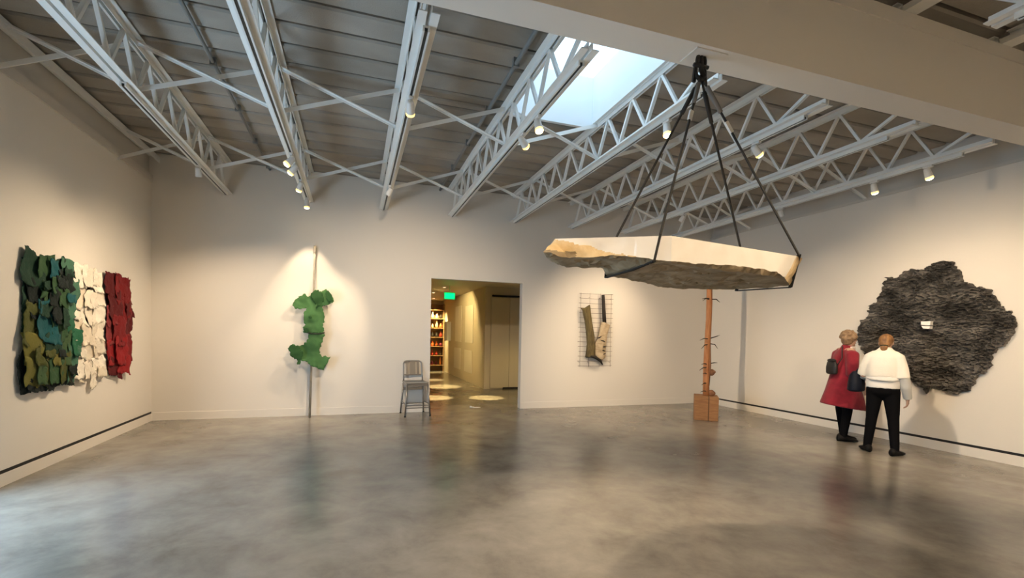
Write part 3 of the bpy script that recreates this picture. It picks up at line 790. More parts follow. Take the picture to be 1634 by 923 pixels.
# ------------------------------------------------------------------ brushed metal stool by the doorway
def stool():
    ox, oy, oz = 1.055, 8.60, 0
    t = thing('bar_stool', 'brushed metal bar stool with slatted back beside the doorway', 'stool', (ox, oy, 0), rz=R(6))
    S = .60; wf, wb, df, db = .20, .175, -.19, .17
    def P(m_, nm_, bm, **k): return obj(nm_, bm, m_, t, world=False, **k)
    bm = B(); box(bm, -.20, .20, -.20, .19, S-.02, S+.012); P('chair_back', 'seat', bm, bevel=.012)
    bm = B(); box(bm, -.19, .19, -.19, .18, S-.06, S-.02); P('chair', 'seat_apron', bm, bevel=.004)
    for sx in (-1, 1):
        bm = B(); tube(bm, [(sx*.185, -.18, S-.03), (sx*.225, -.225, .015)], [.017, .014], 10); q = P('chair', 'leg', bm, smooth=True)
        bm = B(); lathe(bm, (sx*.225, -.225, 0), [(.018, 0), (.018, .02), (.014, .025)], 10); o = obj('foot_glide', bm, 'slot', q)
        bm = B(); tube(bm, [(sx*.180, .17, S-.03), (sx*.215, .225, .015)], [.017, .014], 10); q = P('chair', 'leg', bm, smooth=True)
        bm = B(); lathe(bm, (sx*.215, .225, 0), [(.018, 0), (.018, .02), (.014, .025)], 10); o = obj('foot_glide', bm, 'slot', q)
    # back hoop
    pts = [(-.175, .175, S-.02), (-.172, .20, S+.12), (-.168, .225, S+.26)]
    for k in range(7):
        a = R(180-k*15); pts.append((-.115+.053*math.cos(a), .232+.004*k, S+.31+.055*math.sin(a)))
    pts += [(-p[0], p[1], p[2]) for p in reversed(pts)]
    bm = B(); tube(bm, pts, .014, 10); P('chair', 'back_frame', bm, smooth=True)
    bm = B(); bar(bm, (-.17, .205, S+.115), (.17, .205, S+.115), .020, .022); P('chair', 'back_rail', bm, bevel=.003)
    for x, ww in ((-.10, .045), (0, .105), (.10, .045)):
        bm = B(); bar(bm, (x, .208, S+.12), (x, .248, S+.36), .006, ww, (1, 0, 0)); P('chair_back', 'back_slat', bm)
    def lerp_leg(z, sx, sy):
        f = (S-.03-z)/(S-.045)
        return Vector((sx*(.185+.04*f if sy < 0 else .180+.035*f), (-.18-.045*f) if sy < 0 else (.17+.055*f), z))
    for z in (.155, .195):
        bm = B(); bar(bm, lerp_leg(z, -1, -1), lerp_leg(z, 1, -1), .016, .018); P('chair', 'stretcher', bm)
    for sx in (-1, 1):
        bm = B(); bar(bm, lerp_leg(.22, sx, -1), lerp_leg(.22, sx, 1), .014, .018); P('chair', 'stretcher', bm)
    bm = B(); bar(bm, lerp_leg(.18, -1, 1), lerp_leg(.18, 1, 1), .014, .018); P('chair', 'stretcher', bm)
    bm = B(); bar(bm, lerp_leg(.46, -1, 1), lerp_leg(.46, 1, 1), .014, .05); P('chair_back', 'rear_panel', bm)
stool()

# ------------------------------------------------------------------ wire grid artwork on the back wall
t = thing('grid_artwork', 'wire grid on back wall holding mossy log, dark stick and pale carved branch', 'wall art', (4.85, YB, .86))
for k in range(16):
    z = 2.385-.101*k; xo = .015*math.sin(k*1.7)
    bm = B(); tube(bm, [(4.43+xo, YB-.06, z), (4.83, YB-.066, z-.004), (5.225+xo*.6, YB-.06, z+.004)], .0042, 6); obj('grid_wire', bm, 'wire', t, True)
for k, x in enumerate((4.47, 4.68, 4.93, 5.19)):
    bm = B(); tube(bm, [(x, YB-.053, 2.40), (x+.01, YB-.053, .85)], .0028, 6); obj('grid_wire', bm, 'wire', t, True)
    for z in (2.3, .95):
        bm = B(); tube(bm, [(x, YB, z), (x, YB-.055, z)], .004, 6); obj('standoff_pin', bm, 'wire', t, True)
LG = [(4.457, 2.079), (4.55, 2.08), (4.656, 2.147), (4.69, 1.92), (4.706, 1.799), (4.75, 1.60), (4.79, 1.414), (4.821, 1.074), (4.592, 1.049), (4.625, 1.315), (4.60, 1.55), (4.573, 1.747), (4.498, 2.033)]
def relief(out, seed, off, bul, th, cx, hw, y_amp=.012):
    oo = jag(out, .03, .007, seed, 12)
    def c_at(v):
        us = [p[0] for p in oo if abs(p[1]-v) < .12]
        return ((min(us)+max(us))/2, max(.03, (max(us)-min(us))/2)) if us else (cx, hw)
    def fn(u, v):
        c, h = c_at(v)
        return off + bul*math.sqrt(max(0, 1-((u-c)/h)**2)) + y_amp*noise.noise(Vector((u*14, v*6, seed)))
    return sheet(oo, .03, fn, 0, lambda u, v, h: (u, YB-.068-h, v))
obj('mossy_log', relief(LG, 1, .01, .075, 0, 4.65, .1), 'log', t, True)
bm = B(); tube(bm, [(4.60, YB-.10, 1.06), (4.70, YB-.13, 1.075), (4.80, YB-.14, 1.05), (4.92, YB-.13, .985), (4.99, YB-.10, .90)], [.02, .03, .032, .03, .012], 10); obj('log_root', bm, 'logd', t, True)
bm = B(); tube(bm, [(4.962, YB-.10, 2.37), (4.985, YB-.10, 2.1), (5.012, YB-.10, 1.78)], [.034, .038, .042], 10); obj('dark_stick', bm, 'logd', t, True)
CV = [(4.95, 1.80), (5.159, 1.738), (5.094, 1.614), (5.085, 1.48), (5.071, 1.40), (5.068, 1.075), (4.96, .99), (4.84, 1.07), (4.806, 1.12), (4.80, 1.317), (4.877, 1.488), (4.915, 1.659)]
obj('carved_branch', relief(CV, 9, .01, .06, 0, 4.96, .12, .03), 'carved', t, True)
for k, (x, z, a) in enumerate([(4.88, 1.47, .5), (4.97, 1.40, -.4), (5.00, 1.28, .3), (4.98, 1.20, -.3), (4.99, 1.12, .4)]):
    bm = B(); tube(bm, [(x-.05, YB-.135, z-.03*a), (x, YB-.145, z), (x+.05, YB-.135, z+.05*a)], [.006, .014, .006], 8); obj('carved_notch', bm, 'logd', t, True)

# ------------------------------------------------------------------ wooden pole sculpture on a block
cx, cy = 6.205, 7.07
t = thing('wood_block', 'square reddish wooden block plinth on the floor under the tall pole', 'plinth', (cx, cy, 0), rz=R(-38))
bm = B(); box(bm, -.205, .035, -.20, .20, 0, .44); obj('block_half', bm, 'block', t, bevel=.008, world=False)
bm = B(); box(bm, .045, .205, -.20, .20, 0, .436); obj('block_half', bm, 'block', t, bevel=.008, world=False)
bm = B(); box(bm, .01, .07, -.196, .196, .001, .432); obj('block_seam', bm, 'crack', t, world=False)
t = thing('thorned_pole', 'slender orange wooden pole with thorny twigs standing on the block', 'wood sculpture', (cx, cy, .44))
pts = [(cx-.012*math.sin(z*3), cy, .44+z) for z in (0, .25, .5, .8, 1.1, 1.4, 1.7, 2.0, 2.35)]
bm = B(); tube(bm, pts, [.058, .055, .056, .052, .053, .050, .052, .048, .042], 8); obj('pole_shaft', bm, 'wood', t, True)
bm = B(); tube(bm, [(cx+.028, cy-.034, .62), (cx+.030, cy-.036, 1.0), (cx+.025, cy-.032, 1.42)], [.012, .026, .012], 8); obj('heartwood_streak', bm, 'woodd', t, True)
for z, s, ln, up in [(2.215, -1, .17, .0), (2.23, -1, .15, -.05), (2.22, 1, .15, -.05), (1.49, -1, .19, -.03), (1.50, 1, .17, .06), (1.385, -1, .15, -.08), (1.40, 1, .14, -.09),
                     (1.02, -1, .14, .0), (1.03, 1, .14, .02), (.96, -1, .18, -.05), (.845, -1, .10, .0), (.67, -1, .12, -.03), (.52, -1, .14, -.01)]:
    bm = B(); tube(bm, [(cx+s*.03, cy-.03, z), (cx+s*(.04+ln*.5), cy-.06, z+up*.3+.015), (cx+s*(.04+ln), cy-.06, z+up)], [.011, .009, .003], 7); obj('thorn_twig', bm, 'twig', t, True)
for x, z, r_ in ((.085, .868, .062), (.09, .475, .07)):
    bm = B(); ell(bm, (cx+x, cy-.03, z), (r_, r_*.8, r_)); ell(bm, (cx+x+.02, cy-.07, z+.01), (r_*.5, r_*.4, r_*.5)); obj('burl', bm, 'woodd', t, True)

# ------------------------------------------------------------------ dark bark relief on the right wall
BK = [(5.399, 1.853), (5.286, 1.879), (5.279, 2.053), (5.186, 2.134), (5.111, 2.271), (5.039, 2.475), (4.976, 2.496), (4.898, 2.446), (4.803, 2.558), (4.706, 2.559), (4.611, 2.534), (4.51, 2.561), (4.412, 2.625), (4.284, 2.638), (4.209, 2.597), (4.186, 2.532), (4.133, 2.476), (4.098, 2.337), (4.007, 2.279), (3.89, 2.221), (3.807, 2.213), (3.766, 2.093), (3.719, 2.044), (3.681, 1.961), (3.592, 1.911), (3.564, 1.831), (3.534, 1.706), (3.573, 1.616), (3.629, 1.501), (3.732, 1.393), (3.773, 1.274), (3.743, 1.224), (3.797, 1.178), (3.822, 1.105), (3.896, 1.074), (3.939, 0.949), (3.995, 0.87), (4.102, 0.795), (4.238, 0.84), (4.391, 0.879), (4.435, 0.869), (4.454, 0.788), (4.502, 0.835), (4.609, 0.916), (4.768, 0.994), (4.997, 1.03), (5.163, 1.188), (5.306, 1.296), (5.396, 1.41), (5.461, 1.587), (5.422, 1.705)]
def bark():
    t = thing('bark_relief', 'large jagged dark grey bark-like relief on the right wall', 'wall relief', (XR, 4.47, .8))
    oo = jag(BK, .012, .034, 3, 17)
    def fn(u, v):
        w1 = nvec(Vector((u*1.7, v*1.7, 5)))
        q = Vector((u*1.7+w1.x*.5, v*5.6+w1.y*.8, 1.3))
        lay = noise.fractal(q, .85, 2.3, 4)*3.6            # torn overlapping layers: rise slowly, drop at the edge
        saw = lay - math.floor(lay)
        fine = noise.fractal(Vector((u*16, v*26, 2)), .8, 2, 4)
        big = noise.noise(Vector((u*2, v*2.4, 9)))
        rr = math.hypot((u-4.47)/.95, (v-1.72)/.95)
        return .045 + .056*saw + .016*fine + .022*big - .04*max(0, rr-.5)
    bm = sheet(oo, .0135, fn, 0, lambda u, v, h: (XR-max(.01, h), u, v))
    obj('bark_surface', bm, 'bark', t)
    bm = B()
    vs_ = [(4.498, 1.80), (4.38, 1.803), (4.383, 1.742), (4.494, 1.752)]
    a = [bm.verts.new((XR-.150, y, z)) for y, z in vs_]; b = [bm.verts.new((XR-.09, y, z)) for y, z in vs_]
    bm.faces.new(a); bm.faces.new(b[::-1])
    for i in range(4): bm.faces.new((a[i], a[(i+1) % 4], b[(i+1) % 4], b[i]))
    o = obj('white_card', bm, 'card', t); o['label'] = 'small white card at the centre'
    bm = B()
    vs_ = [(4.490, 1.738), (4.385, 1.730), (4.388, 1.692), (4.47, 1.700)]
    a = [bm.verts.new((XR-.150, y, z)) for y, z in vs_]; b = [bm.verts.new((XR-.09, y, z)) for y, z in vs_]
    bm.faces.new(a); bm.faces.new(b[::-1])
    for i in range(4): bm.faces.new((a[i], a[(i+1) % 4], b[(i+1) % 4], b[i]))
    obj('white_card', bm, 'card', t)
bark()

# ------------------------------------------------------------------ corridor beyond the doorway
CZ = 2.78; KX, KY, KE = 3.337, 12.20, 18.6
bm = B(); box(bm, .4, 6.4, YB+WT, 20.2, CZ, CZ+.1); struct('ceiling_corridor', bm, 'yellow', 'cream ceiling of the corridor beyond the doorway')
bm = B(); box(bm, KX, KX+.12, KY, KE, 0, CZ); cw = struct('wall_corridor', bm, 'yellow', 'cream side wall receding down the corridor')
bm = B(); box(bm, KX+.12, 6.4, KY, KY+.12, 0, CZ); struct('wall_recess', bm, 'yellow', 'cream wall facing the doorway in the corridor')
bm = B(); box(bm, .3, .4, YB+WT, 20.2, 0, CZ); struct('wall_corridor_left', bm, 'yellow')
bm = B(); box(bm, 6.4, 6.5, YB+WT, KY+.12, 0, CZ); struct('wall_corridor_right', bm, 'yellow')
bm = B(); box(bm, .4, KX+.12, KE, KE+.1, 0, CZ); struct('wall_corridor_end', bm, 'yellow')
t = thing('sliding_door', 'wide cream sliding panel hung from a black rail in the corridor', 'door', (4.4, KY-.05, 0))
bm = B(); box(bm, KX+.16, 4.02, KY-.045, KY-.012, .03, 2.50); obj('door_panel', bm, 'yellow', t)
bm = B(); box(bm, 4.03, 5.4, KY-.045, KY-.012, .05, 2.50); obj('door_panel', bm, 'yellow', t)
bm = B(); box(bm, 3.52, 5.4, KY-.06, KY-.005, 2.515, 2.56); obj('top_rail', bm, 'black', t)
bm = B(); box(bm, 3.86, 5.4, KY-.05, KY-.01, 0, .05); obj('bottom_gap_shade', bm, 'black', t)  # black strip drawn in as the dark of the gap under the panel
# thin pale rectangles standing proud of the corridor wall
for (a, b, z0, z1) in ((13.5, 14.55, 1.22, 2.36), (15.1, 16.1, 1.22, 2.42), (13.6, 14.6, .30, .98), (15.2, 16.2, .30, 1.0)):
    bm = B(); box(bm, KX-.012, KX, a, b, z0, z1); obj('pale_rectangle', bm, 'pale_rect', cw)
bm = B(); box(bm, KX-.16, KX, 16.9, 17.3, 1.22, 1.92)
tag(obj('wall_box', bm, 'card', bevel=.01), 'white upright box on the corridor wall below the exit sign', 'wall box')
# exit sign
t = thing('exit_sign', 'lit green exit sign hanging in the corridor', 'sign', (2.42, 12.5, 2.41))
bm = B(); box(bm, 2.255, 2.575, 12.49, 12.53, 2.40, 2.605); obj('sign_housing', bm, 'exitf', t, bevel=.006)
bm = B(); box(bm, 2.28, 2.55, 12.484, 12.492, 2.425, 2.58); obj('sign_face', bm, 'exit', t)
bm = B(); tube(bm, [(2.415, 12.51, 2.60), (2.415, 12.51, CZ)], .012, 8); obj('stem', bm, 'exitf', t)
# shelves with small wares
t = thing('display_shelf', 'lit wooden display shelf at the far end of the corridor', 'shelf', (2.7, 18.3, 0))
for x in (2.20, 3.28):
    bm = B(); box(bm, x, x+.03, 18.12, 18.55, 0, 2.62); obj('side_panel', bm, 'shelfw', t)
bm = B(); box(bm, 2.20, 3.31, 18.53, 18.56, 0, 2.62); obj('back_panel', bm, 'shelfw', t)
SZ = [.25, .62, .98, 1.34, 1.70, 2.06, 2.40]
for z in SZ:
    bm = B(); box(bm, 2.23, 3.28, 18.12, 18.53, z-.025, z); obj('shelf_board', bm, 'shelfw', t)
random.seed(8)
WC = [rgb('#d98a4a'), rgb('#a83828'), rgb('#e8d2a0'), rgb('#5a4636'), rgb('#e07038'), rgb('#c8b4a8'), rgb('#7a2c3c'), rgb('#2a2620')]
WN = ['orange', 'brick red', 'cream', 'brown', 'bright orange', 'pale pinkish', 'plum', 'black']
wm = [mat('ware_'+n.replace(' ', '_'), c, .4) for n, c in zip(WN, WC)]
LV = ['lowest', 'second', 'third', 'fourth', 'fifth', 'sixth', 'topmost']
for si, z in enumerate(SZ[:-1]):
    for k in range(4):
        x = 2.72+.16*k; h = random.uniform(.14, .29); r_ = random.uniform(.045, .068); ci = (si*3+k*5+k*k) % 8
        bm = B(); lathe(bm, (x, 18.28, z), [(r_*.6, 0), (r_, h*.25), (r_*.95, h*.5), (r_*.45, h*.8), (r_*.55, h)], 12)
        o = obj('pottery_vase', bm, wm[ci], None, True)
        tag(o, f'small {WN[ci]} vase on the {LV[si]} corridor shelf, {ORD[k]} of four from the left', 'vase', 'vases on the corridor shelves')
# recessed corridor lamps
def can(x, y, W_, size, label, to=None):
    t = thing('downlight', label, 'downlight', (x, y, CZ), 'corridor downlights')
    bm = B(); lathe(bm, (x, y, CZ-.012), [(.055, 0), (.06, .012)], 18); obj('lamp_ring', bm, 'lamp', t)
    bm = B(); lathe(bm, (x, y, CZ-.016), [(.035, 0), (.035, .004)], 18); obj('lamp_lens', bm, 'lensoff', t)
    L = bpy.data.lights.new('spot', 'SPOT'); L.energy = W_; L.color = (1, .74, .32); L.spot_size = R(size); L.spot_blend = .5; L.shadow_soft_size = .04
    o = bpy.data.objects.new('spot', L); COL.objects.link(o); o.parent = t; o.location = (0, 0, -.03)
    if to: o.rotation_euler = (Vector(to)-Vector((x, y, CZ))).to_track_quat('-Z', 'Y').to_euler()
can(2.95, 10.55, 800, 19, 'recessed downlight just beyond the doorway, right one')
can(1.75, 10.75, 800, 20, 'recessed downlight just beyond the doorway, left one')
can(2.35, 12.95, 800, 24, 'recessed downlight beside the exit sign')
can(2.35, 14.85, 800, 18, 'recessed downlight midway down the corridor')
can(2.75, 17.3, 420, 80, 'recessed downlight before the display shelf', (2.85, 18.4, 1.2))
can(4.3, 10.6, 60, 100, 'recessed downlight before the sliding panel')
can(2.0, 13.6, 130, 110, 'recessed downlight washing the corridor wall', (3.3, 14.3, 1.3))
# small pale scrap on the threshold floor
bm = B(); ell(bm, (2.27, 9.18, .010), (.055, .03, .010)); ell(bm, (2.36, 9.16, .006), (.09, .035, .006)); ell(bm, (2.24, 9.17, .02), (.025, .02, .02))
tag(fuse('paper_scrap', bm, 'card', .006, None, 2), 'small crumpled white scrap on the floor in the doorway', 'paper')

# ------------------------------------------------------------------ people
def hand(bm, wrist, dirv, palm_n, thumb_side, s=1.0):
    """palm + five bent fingers; dirv: fingers' direction, palm_n: palm normal, thumb_side: sideways vector to the thumb"""
    w_ = Vector(wrist); d = Vector(dirv).normalized(); n = Vector(palm_n); n = (n - d*n.dot(d)).normalized()
    t = Vector(thumb_side); t = (t - d*t.dot(d) - n*t.dot(n)).normalized()
    cap(bm, w_, w_+d*.03*s, .022*s, .024*s, 10)
    for k in range(4):
        o = t*(.026-.0175*k)*s
        cap(bm, w_+d*.02*s+o*.7, w_+d*.082*s+o, .0125*s, .0115*s, 8)
        ln = (.070, .078, .072, .056)[k]*s
        a = w_+d*.085*s+o; b = a+(d*.85+n*.30).normalized()*ln*.5; c = b+(d*.55+n*.80).normalized()*ln*.5
        cap(bm, a, b, .0095*s, .0088*s, 8); cap(bm, b, c, .0088*s, .0075*s, 8)
    a = w_+d*.025*s+t*.020*s; b = a+(d*.6+t*.75).normalized()*.042*s; c = b+(d*.9+t*.15+n*.3).normalized()*.032*s
    cap(bm, a, b, .0125*s, .0105*s, 8); cap(bm, b, c, .0102*s, .0085*s, 8)
def head(bm, c, fwd, s=1.0):
    """skull, jaw, nose, brow, ears; fwd is the unit look direction"""
    c = Vector(c); f = Vector(fwd).normalized(); r = f.cross(Vector((0, 0, 1))).normalized(); u = r.cross(f)
    rot = Matrix((r, f, u)).transposed()
    ell(bm, c+u*.012*s, (.072*s, .090*s, .095*s), rot, 16, 12)
    ell(bm, c+f*.022*s-u*.050*s, (.055*s, .062*s, .062*s), rot, 14, 10)
    cap(bm, c+f*.086*s+u*.005*s, c+f*.103*s-u*.026*s, .009*s, .013*s, 8)
    cap(bm, c+f*.082*s+u*.022*s-r*.03*s, c+f*.082*s+u*.022*s+r*.03*s, .010*s, .010*s, 8)
    ell(bm, c+f*.070*s-u*.098*s, (.022*s, .018*s, .016*s), rot, 10, 8)
    for q in (-1, 1): ell(bm, c+r*q*.073*s-f*.008*s-u*.008*s, (.010*s, .018*s, .030*s), rot, 10, 8)
    return rot, r, f, u
def face(t, c, r, f, u, rot, s=1.0):
    c = Vector(c)
    for q in (-1, 1):
        bm = B(); ell(bm, c+r*q*.031*s+f*.076*s+u*.003*s, (.012*s, .010*s, .008*s), rot, 10, 8); o = obj('eye', bm, 'eye', t, True, world=False)
    bm = B(); ell(bm, c+f*.084*s-u*.062*s, (.024*s, .010*s, .007*s), rot, 10, 8); obj('mouth', bm, 'lip', t, True, world=False)
def ringz(cx, cy, z, rx, ry, n=28, wob=0., seed=0, tilt=0.):
    out = []
    for k in range(n):
        a = 2*math.pi*k/n; q = 1+wob*noise.noise(Vector((math.cos(a)*1.6, math.sin(a)*1.6, z*2+seed)))
        out.append((cx+rx*q*math.cos(a), cy+ry*q*math.sin(a), z+tilt*math.sin(a)))
    return out
def shoe(t, x, y, ang, parent_name='shoe'):
    d = Vector((math.sin(ang), math.cos(ang), 0)); r = Vector((d.y, -d.x, 0)); p = Vector((x, y, 0))
    bm = B(); secs = [(-.095, .030, .085), (-.065, .042, .105), (-.01, .046, .098), (.05, .049, .072), (.11, .048, .054), (.155, .036, .042), (.180, .014, .026)]
    loft(bm, [[p+d*l+r*w_*math.cos(a)*1.0+Vector((0, 0, h/2+.004+h/2*math.sin(a)*1.0)) for a in [2*math.pi*k/14 for k in range(14)]] for l, w_, h in secs])
    return obj('shoe', bm, 'shoe', t, True, world=False)
def shell(t, name, rings, m, voxel=.012, extra=None, it=5):
    bm = B(); loft(bm, rings)
    if extra: extra(bm)
    return fuse(name, bm, m, voxel, t, it)

def person_white():
    t = thing('person', 'person seen from behind in loose cream top and black trousers facing the relief', 'person', (6.72, 4.36, 0), rz=R(-66)); t.scale = (1, 1, .975)
    hc = Vector((0.0, .085, 1.525)); look = Vector((.05, 1, -.22))
    bm = B()
    for s, fx, fy in ((-1, -.150, .02), (1, .150, -.02)):
        cap(bm, (s*.085, 0, .86), (s*.115, .02, .46), .085, .055); cap(bm, (s*.115, .02, .46), (fx, fy, .09), .053, .036)
        ell(bm, (fx, fy+.035, .032), (.030, .085, .022)); cap(bm, (fx, fy, .09), (fx, fy+.01, .04), .034, .026)
    ell(bm, (0, -.01, .90), (.165, .12, .12)); cap(bm, (0, 0, .92), (0, .01, 1.16), .125, .125); ell(bm, (0, .01, 1.22), (.165, .11, .16))
    cap(bm, (-.13, .01, 1.33), (.13, .01, 1.33), .062, .062); cap(bm, (0, .03, 1.34), (0, .06, 1.46), .055, .048)
    rot, r, f, u = head(bm, hc, look)
    cap(bm, (.155, .0, 1.33), (.208, -.04, 1.05), .048, .040); cap(bm, (.208, -.04, 1.05), (.245, .05, .80), .038, .027)
    hand(bm, (.246, .055, .79), (.02, .12, -1), (-1, .1, 0), (0, 1, 0))
    cap(bm, (-.155, .0, 1.33), (-.222, .0, 1.07), .048, .040); cap(bm, (-.222, .0, 1.07), (-.21, .22, 1.00), .038, .027)
    hand(bm, (-.208, .235, .998), (.25, 1, -.15), (0, 0, -1), (1, 0, 0))
    fuse('body', bm, 'skin', .0062, t, 3)
    face(t, hc, r, f, u, rot)
    # trousers
    bm = B()
    for s, fx, fy in ((-1, -.150, .02), (1, .150, -.02)):
        cap(bm, (s*.085, -.005, .86), (s*.115, .02, .48), .100, .066); cap(bm, (s*.115, .02, .48), (fx, fy, .085), .066, .050)
    ell(bm, (0, -.015, .89), (.185, .140, .12))
    fuse('trousers', bm, 'trous', .012, t, 4)
    shoe(t, -.158, .035, -.55); shoe(t, .155, -.005, .35)
    # shirt hem under the top
    shell(t, 'shirt', [ringz(0, 0, .905, .188, .150, wob=.06), ringz(0, 0, .97, .192, .152, wob=.07), ringz(0, 0, 1.05, .190, .150), ringz(0, 0, 1.15, .175, .135)], 'shirt', .011)
    # loose top with wide half sleeves
    def sl(bm):
        tube(bm, [(.09, .005, 1.36), (.150, -.005, 1.325), (.195, -.03, 1.17), (.212, -.04, 1.05)], [.066, .068, .066, .070], 16)
        tube(bm, [(-.09, .005, 1.36), (-.150, -.005, 1.325), (-.205, .0, 1.18), (-.228, .03, 1.07)], [.066, .068, .066, .070], 16)
        ell(bm, (0, .03, 1.395), (.115, .09, .06)); tube(bm, [(0, .03, 1.37), (0, .055, 1.455)], [.088, .074], 16)
    shell(t, 'loose_top', [ringz(0, .0, 1.045, .188, .150, wob=.16, tilt=-.014), ringz(0, 0, 1.12, .190, .148, wob=.10), ringz(0, 0, 1.22, .185, .140, wob=.05), ringz(0, .005, 1.33, .178, .125), ringz(0, .015, 1.41, .125, .10)], 'cream', .011, sl)
    bm = B(); tube(bm, [(-.21, -.01, 1.035), (-.10, -.15, 1.025), (.0, -.17, 1.018), (.12, -.15, 1.015), (.20, -.02, 1.03)], [.006, .012, .012, .012, .006], 8); obj('hem_shadow', bm, 'greys', t, True, world=False)  # grey band put in as the shadow line under the top's hem
    # grey lower sleeve
    bm = B(); tube(bm, [(.212, -.04, 1.09), (.236, -.01, .93), (.250, .045, .78)], [.060, .058, .048], 14); fuse('lower_sleeve', bm, 'greys', .010, t, 3)
    bm = B(); tube(bm, [(-.228, .02, 1.07), (-.230, .10, 1.035), (-.212, .20, 1.005)], [.060, .052, .045], 14); fuse('lower_sleeve', bm, 'greys', .010, t, 3)
    # hair gathered low at the neck
    bm = B(); ell(bm, hc+u*.030-f*.018, (.084, .094, .090), rot, 16, 12); ell(bm, hc-f*.060-u*.030, (.066, .050, .062), rot, 14, 10)
    ell(bm, hc-f*.095-u*.085, (.042, .036, .055), rot, 12, 10); ell(bm, hc-f*.090-u*.140, (.026, .024, .035), rot, 12, 10)
    fuse('hair', bm, 'hair_d', .009, t, 3)
    bm = B(); ell(bm, hc-f*.098-u*.062, (.046, .034, .014), rot, 12, 8); obj('hair_tie', bm, 'cord', t, True, world=False)
    # navy shoulder bag (carried, so a thing of its own)
    b = thing('shoulder_bag', 'dark navy bag hanging at the left arm of the person in cream', 'bag', (6.72, 4.36, .80), rz=R(-66))
    bm = B(); loft(bm, [ringz(-.315, .10, z-.80, rx, ry, 20) for z, rx, ry in ((.80, .075, .13), (.82, .100, .165), (.92, .098, .160), (1.03, .078, .135), (1.08, .045, .11))])
    fuse('bag_body', bm, 'bagn', .010, b, 4)
    bm = B(); tube(bm, [(-.315, .00, .25), (-.29, .02, .31), (-.25, .08, .325), (-.25, .16, .315), (-.315, .20, .25)], .010, 8); obj('handle', bm, 'bagn', b, True, world=False)
person_white()

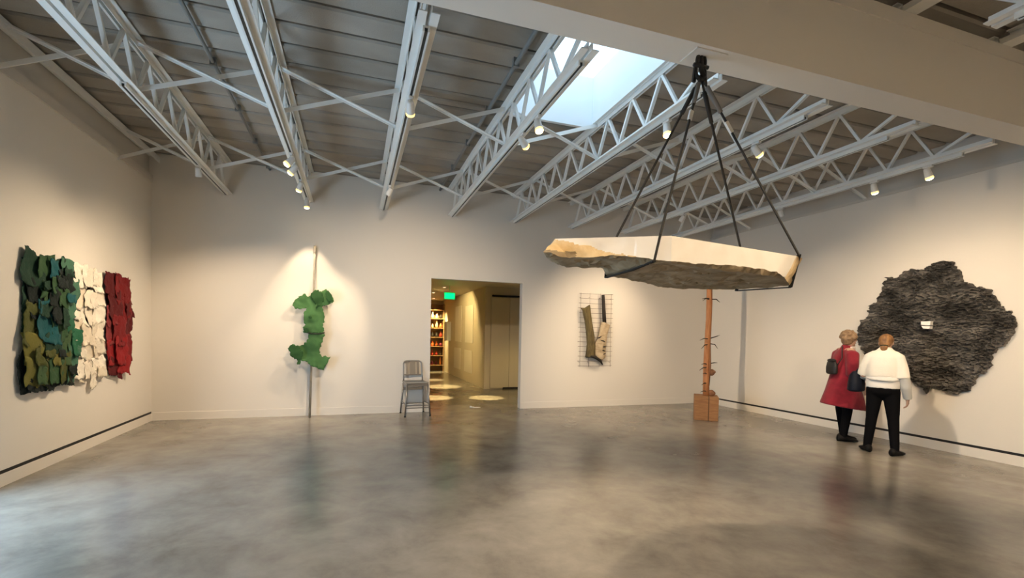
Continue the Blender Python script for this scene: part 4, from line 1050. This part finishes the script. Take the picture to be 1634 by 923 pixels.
def person_red():
    t = thing('person', 'person with short curly hair in a long red coat beside the relief', 'person', (6.995, 5.085, 0), rz=R(-116)); t.scale = (1, 1, .975)
    hc = Vector((0, .055, 1.575)); look = Vector((-.25, 1, -.04))
    bm = B()
    for s, fx, fy in ((-1, -.065, .05), (1, .065, -.02)):
        cap(bm, (s*.085, 0, .88), (s*.09, .01, .47), .085, .056); cap(bm, (s*.09, .01, .47), (fx, fy, .09), .054, .037)
        ell(bm, (fx, fy+.035, .032), (.030, .085, .022)); cap(bm, (fx, fy, .09), (fx, fy+.01, .04), .034, .026)
    ell(bm, (0, -.01, .92), (.17, .13, .12)); cap(bm, (0, 0, .95), (0, .0, 1.20), .13, .13); ell(bm, (0, .0, 1.26), (.17, .12, .16))
    cap(bm, (-.14, .0, 1.37), (.14, .0, 1.37), .065, .065); cap(bm, (0, .02, 1.38), (0, .04, 1.50), .056, .050)
    rot, r, f, u = head(bm, hc, look, 1.03)
    cap(bm, (.18, .0, 1.35), (.215, -.02, 1.06), .055, .045); cap(bm, (.215, -.02, 1.06), (.19, .15, .86), .042, .030)
    hand(bm, (.188, .158, .852), (-.05, .45, -.9), (-1, 0, 0), (0, 1, .3))
    cap(bm, (-.18, .0, 1.35), (-.21, -.01, 1.06), .055, .045); cap(bm, (-.21, -.01, 1.06), (-.15, .17, .92), .042, .030)
    hand(bm, (-.148, .178, .915), (.3, .6, -.7), (1, 0, 0), (0, 1, .3))
    fuse('body', bm, 'skin', .0062, t, 3)
    face(t, hc, r, f, u, rot, 1.03)
    bm = B()
    for s, fx, fy in ((-1, -.065, .05), (1, .065, -.02)):
        cap(bm, (s*.085, 0, .88), (s*.09, .01, .47), .10, .066); cap(bm, (s*.09, .01, .47), (fx, fy, .085), .066, .050)
    ell(bm, (0, -.015, .9), (.18, .14, .12))
    fuse('leggings', bm, 'trous', .012, t, 4)
    shoe(t, -.066, .065, -.12); shoe(t, .068, -.005, .10)
    # long flared coat
    def sl(bm):
        tube(bm, [(.08, .0, 1.375), (.18, -.0, 1.33), (.218, -.015, 1.18), (.225, -.02, 1.06), (.215, .06, .96), (.195, .14, .875)], [.07, .088, .080, .074, .066, .058], 16)
        tube(bm, [(-.08, .0, 1.375), (-.18, -.0, 1.33), (-.215, -.01, 1.18), (-.218, -.01, 1.06), (-.19, .08, .99), (-.155, .16, .925)], [.07, .088, .080, .074, .066, .058], 16)
        tube(bm, [(0, .01, 1.37), (0, .03, 1.47)], [.10, .072], 16)
    shell(t, 'coat', [ringz(0, -.02, .525, .265, .295, wob=.16, tilt=-.045), ringz(0, -.015, .66, .245, .265, wob=.14, tilt=-.02), ringz(0, -.01, .85, .215, .215, wob=.08), ringz(0, -.005, 1.02, .195, .175), ringz(0, 0, 1.18, .195, .155), ringz(0, 0, 1.31, .190, .140), ringz(0, .005, 1.40, .13, .10)], 'red', .012, sl, 6)
    # pale scarf down the front
    bm = B(); tube(bm, [(-.05, .09, 1.42), (-.03, .135, 1.36), (-.02, .165, 1.25), (-.02, .185, 1.12), (-.02, .195, 1.0)], [.030, .045, .050, .045, .030], 12, True, .5)
    tube(bm, [(-.08, .0, 1.43), (-.05, .08, 1.425), (.04, .085, 1.425), (.08, .02, 1.43)], [.03, .036, .036, .03], 10)
    fuse('scarf', bm, 'scarf', .010, t, 4)
    # short curly hair
    bm = B(); ell(bm, hc+u*.030-f*.018, (.098, .108, .098), rot, 16, 12); ell(bm, hc-f*.045-u*.030, (.088, .070, .075), rot, 14, 10)
    random.seed(4)
    for k in range(46):
        a = random.uniform(0, 2*math.pi); z = random.uniform(-.5, 1); q = math.sqrt(max(0, 1-z*z))
        dv = r*math.cos(a)*q*.095 + f*(math.sin(a)*q*.105-.022) + u*(z*.098+.026)
        if dv.dot(f) > .055 and dv.dot(u) < .05: continue
        ell(bm, hc+dv, (.024, .024, .024), None, 8, 6)
    fuse('hair', bm, 'hair_b', .010, t, 2)
    b = thing('crossbody_bag', 'small black bag worn at the back of the red coat', 'bag', (6.995, 5.085, 1.0), rz=R(-116))
    bm = B(); loft(bm, [ringz(.07, -.215, z-1.0, rx, ry, 20) for z, rx, ry in ((1.0, .10, .035), (1.02, .125, .052), (1.10, .125, .055), (1.17, .11, .045), (1.195, .09, .028))])
    fuse('bag_body', bm, 'bagk', .009, b, 4)
    bm = B(); tube(bm, [(.18, -.20, .14), (.185, -.14, .25), (.10, -.10, .36), (-.02, -.03, .44), (-.12, .06, .40), (-.16, .13, .25)], .012, 8, True, .5); obj('strap', bm, 'bagk', b, True, world=False)
    bm = B(); ell(bm, (.08, -.225, .205), (.10, .04, .030)); obj('flap', bm, 'bagk', b, True, world=False)
person_red()
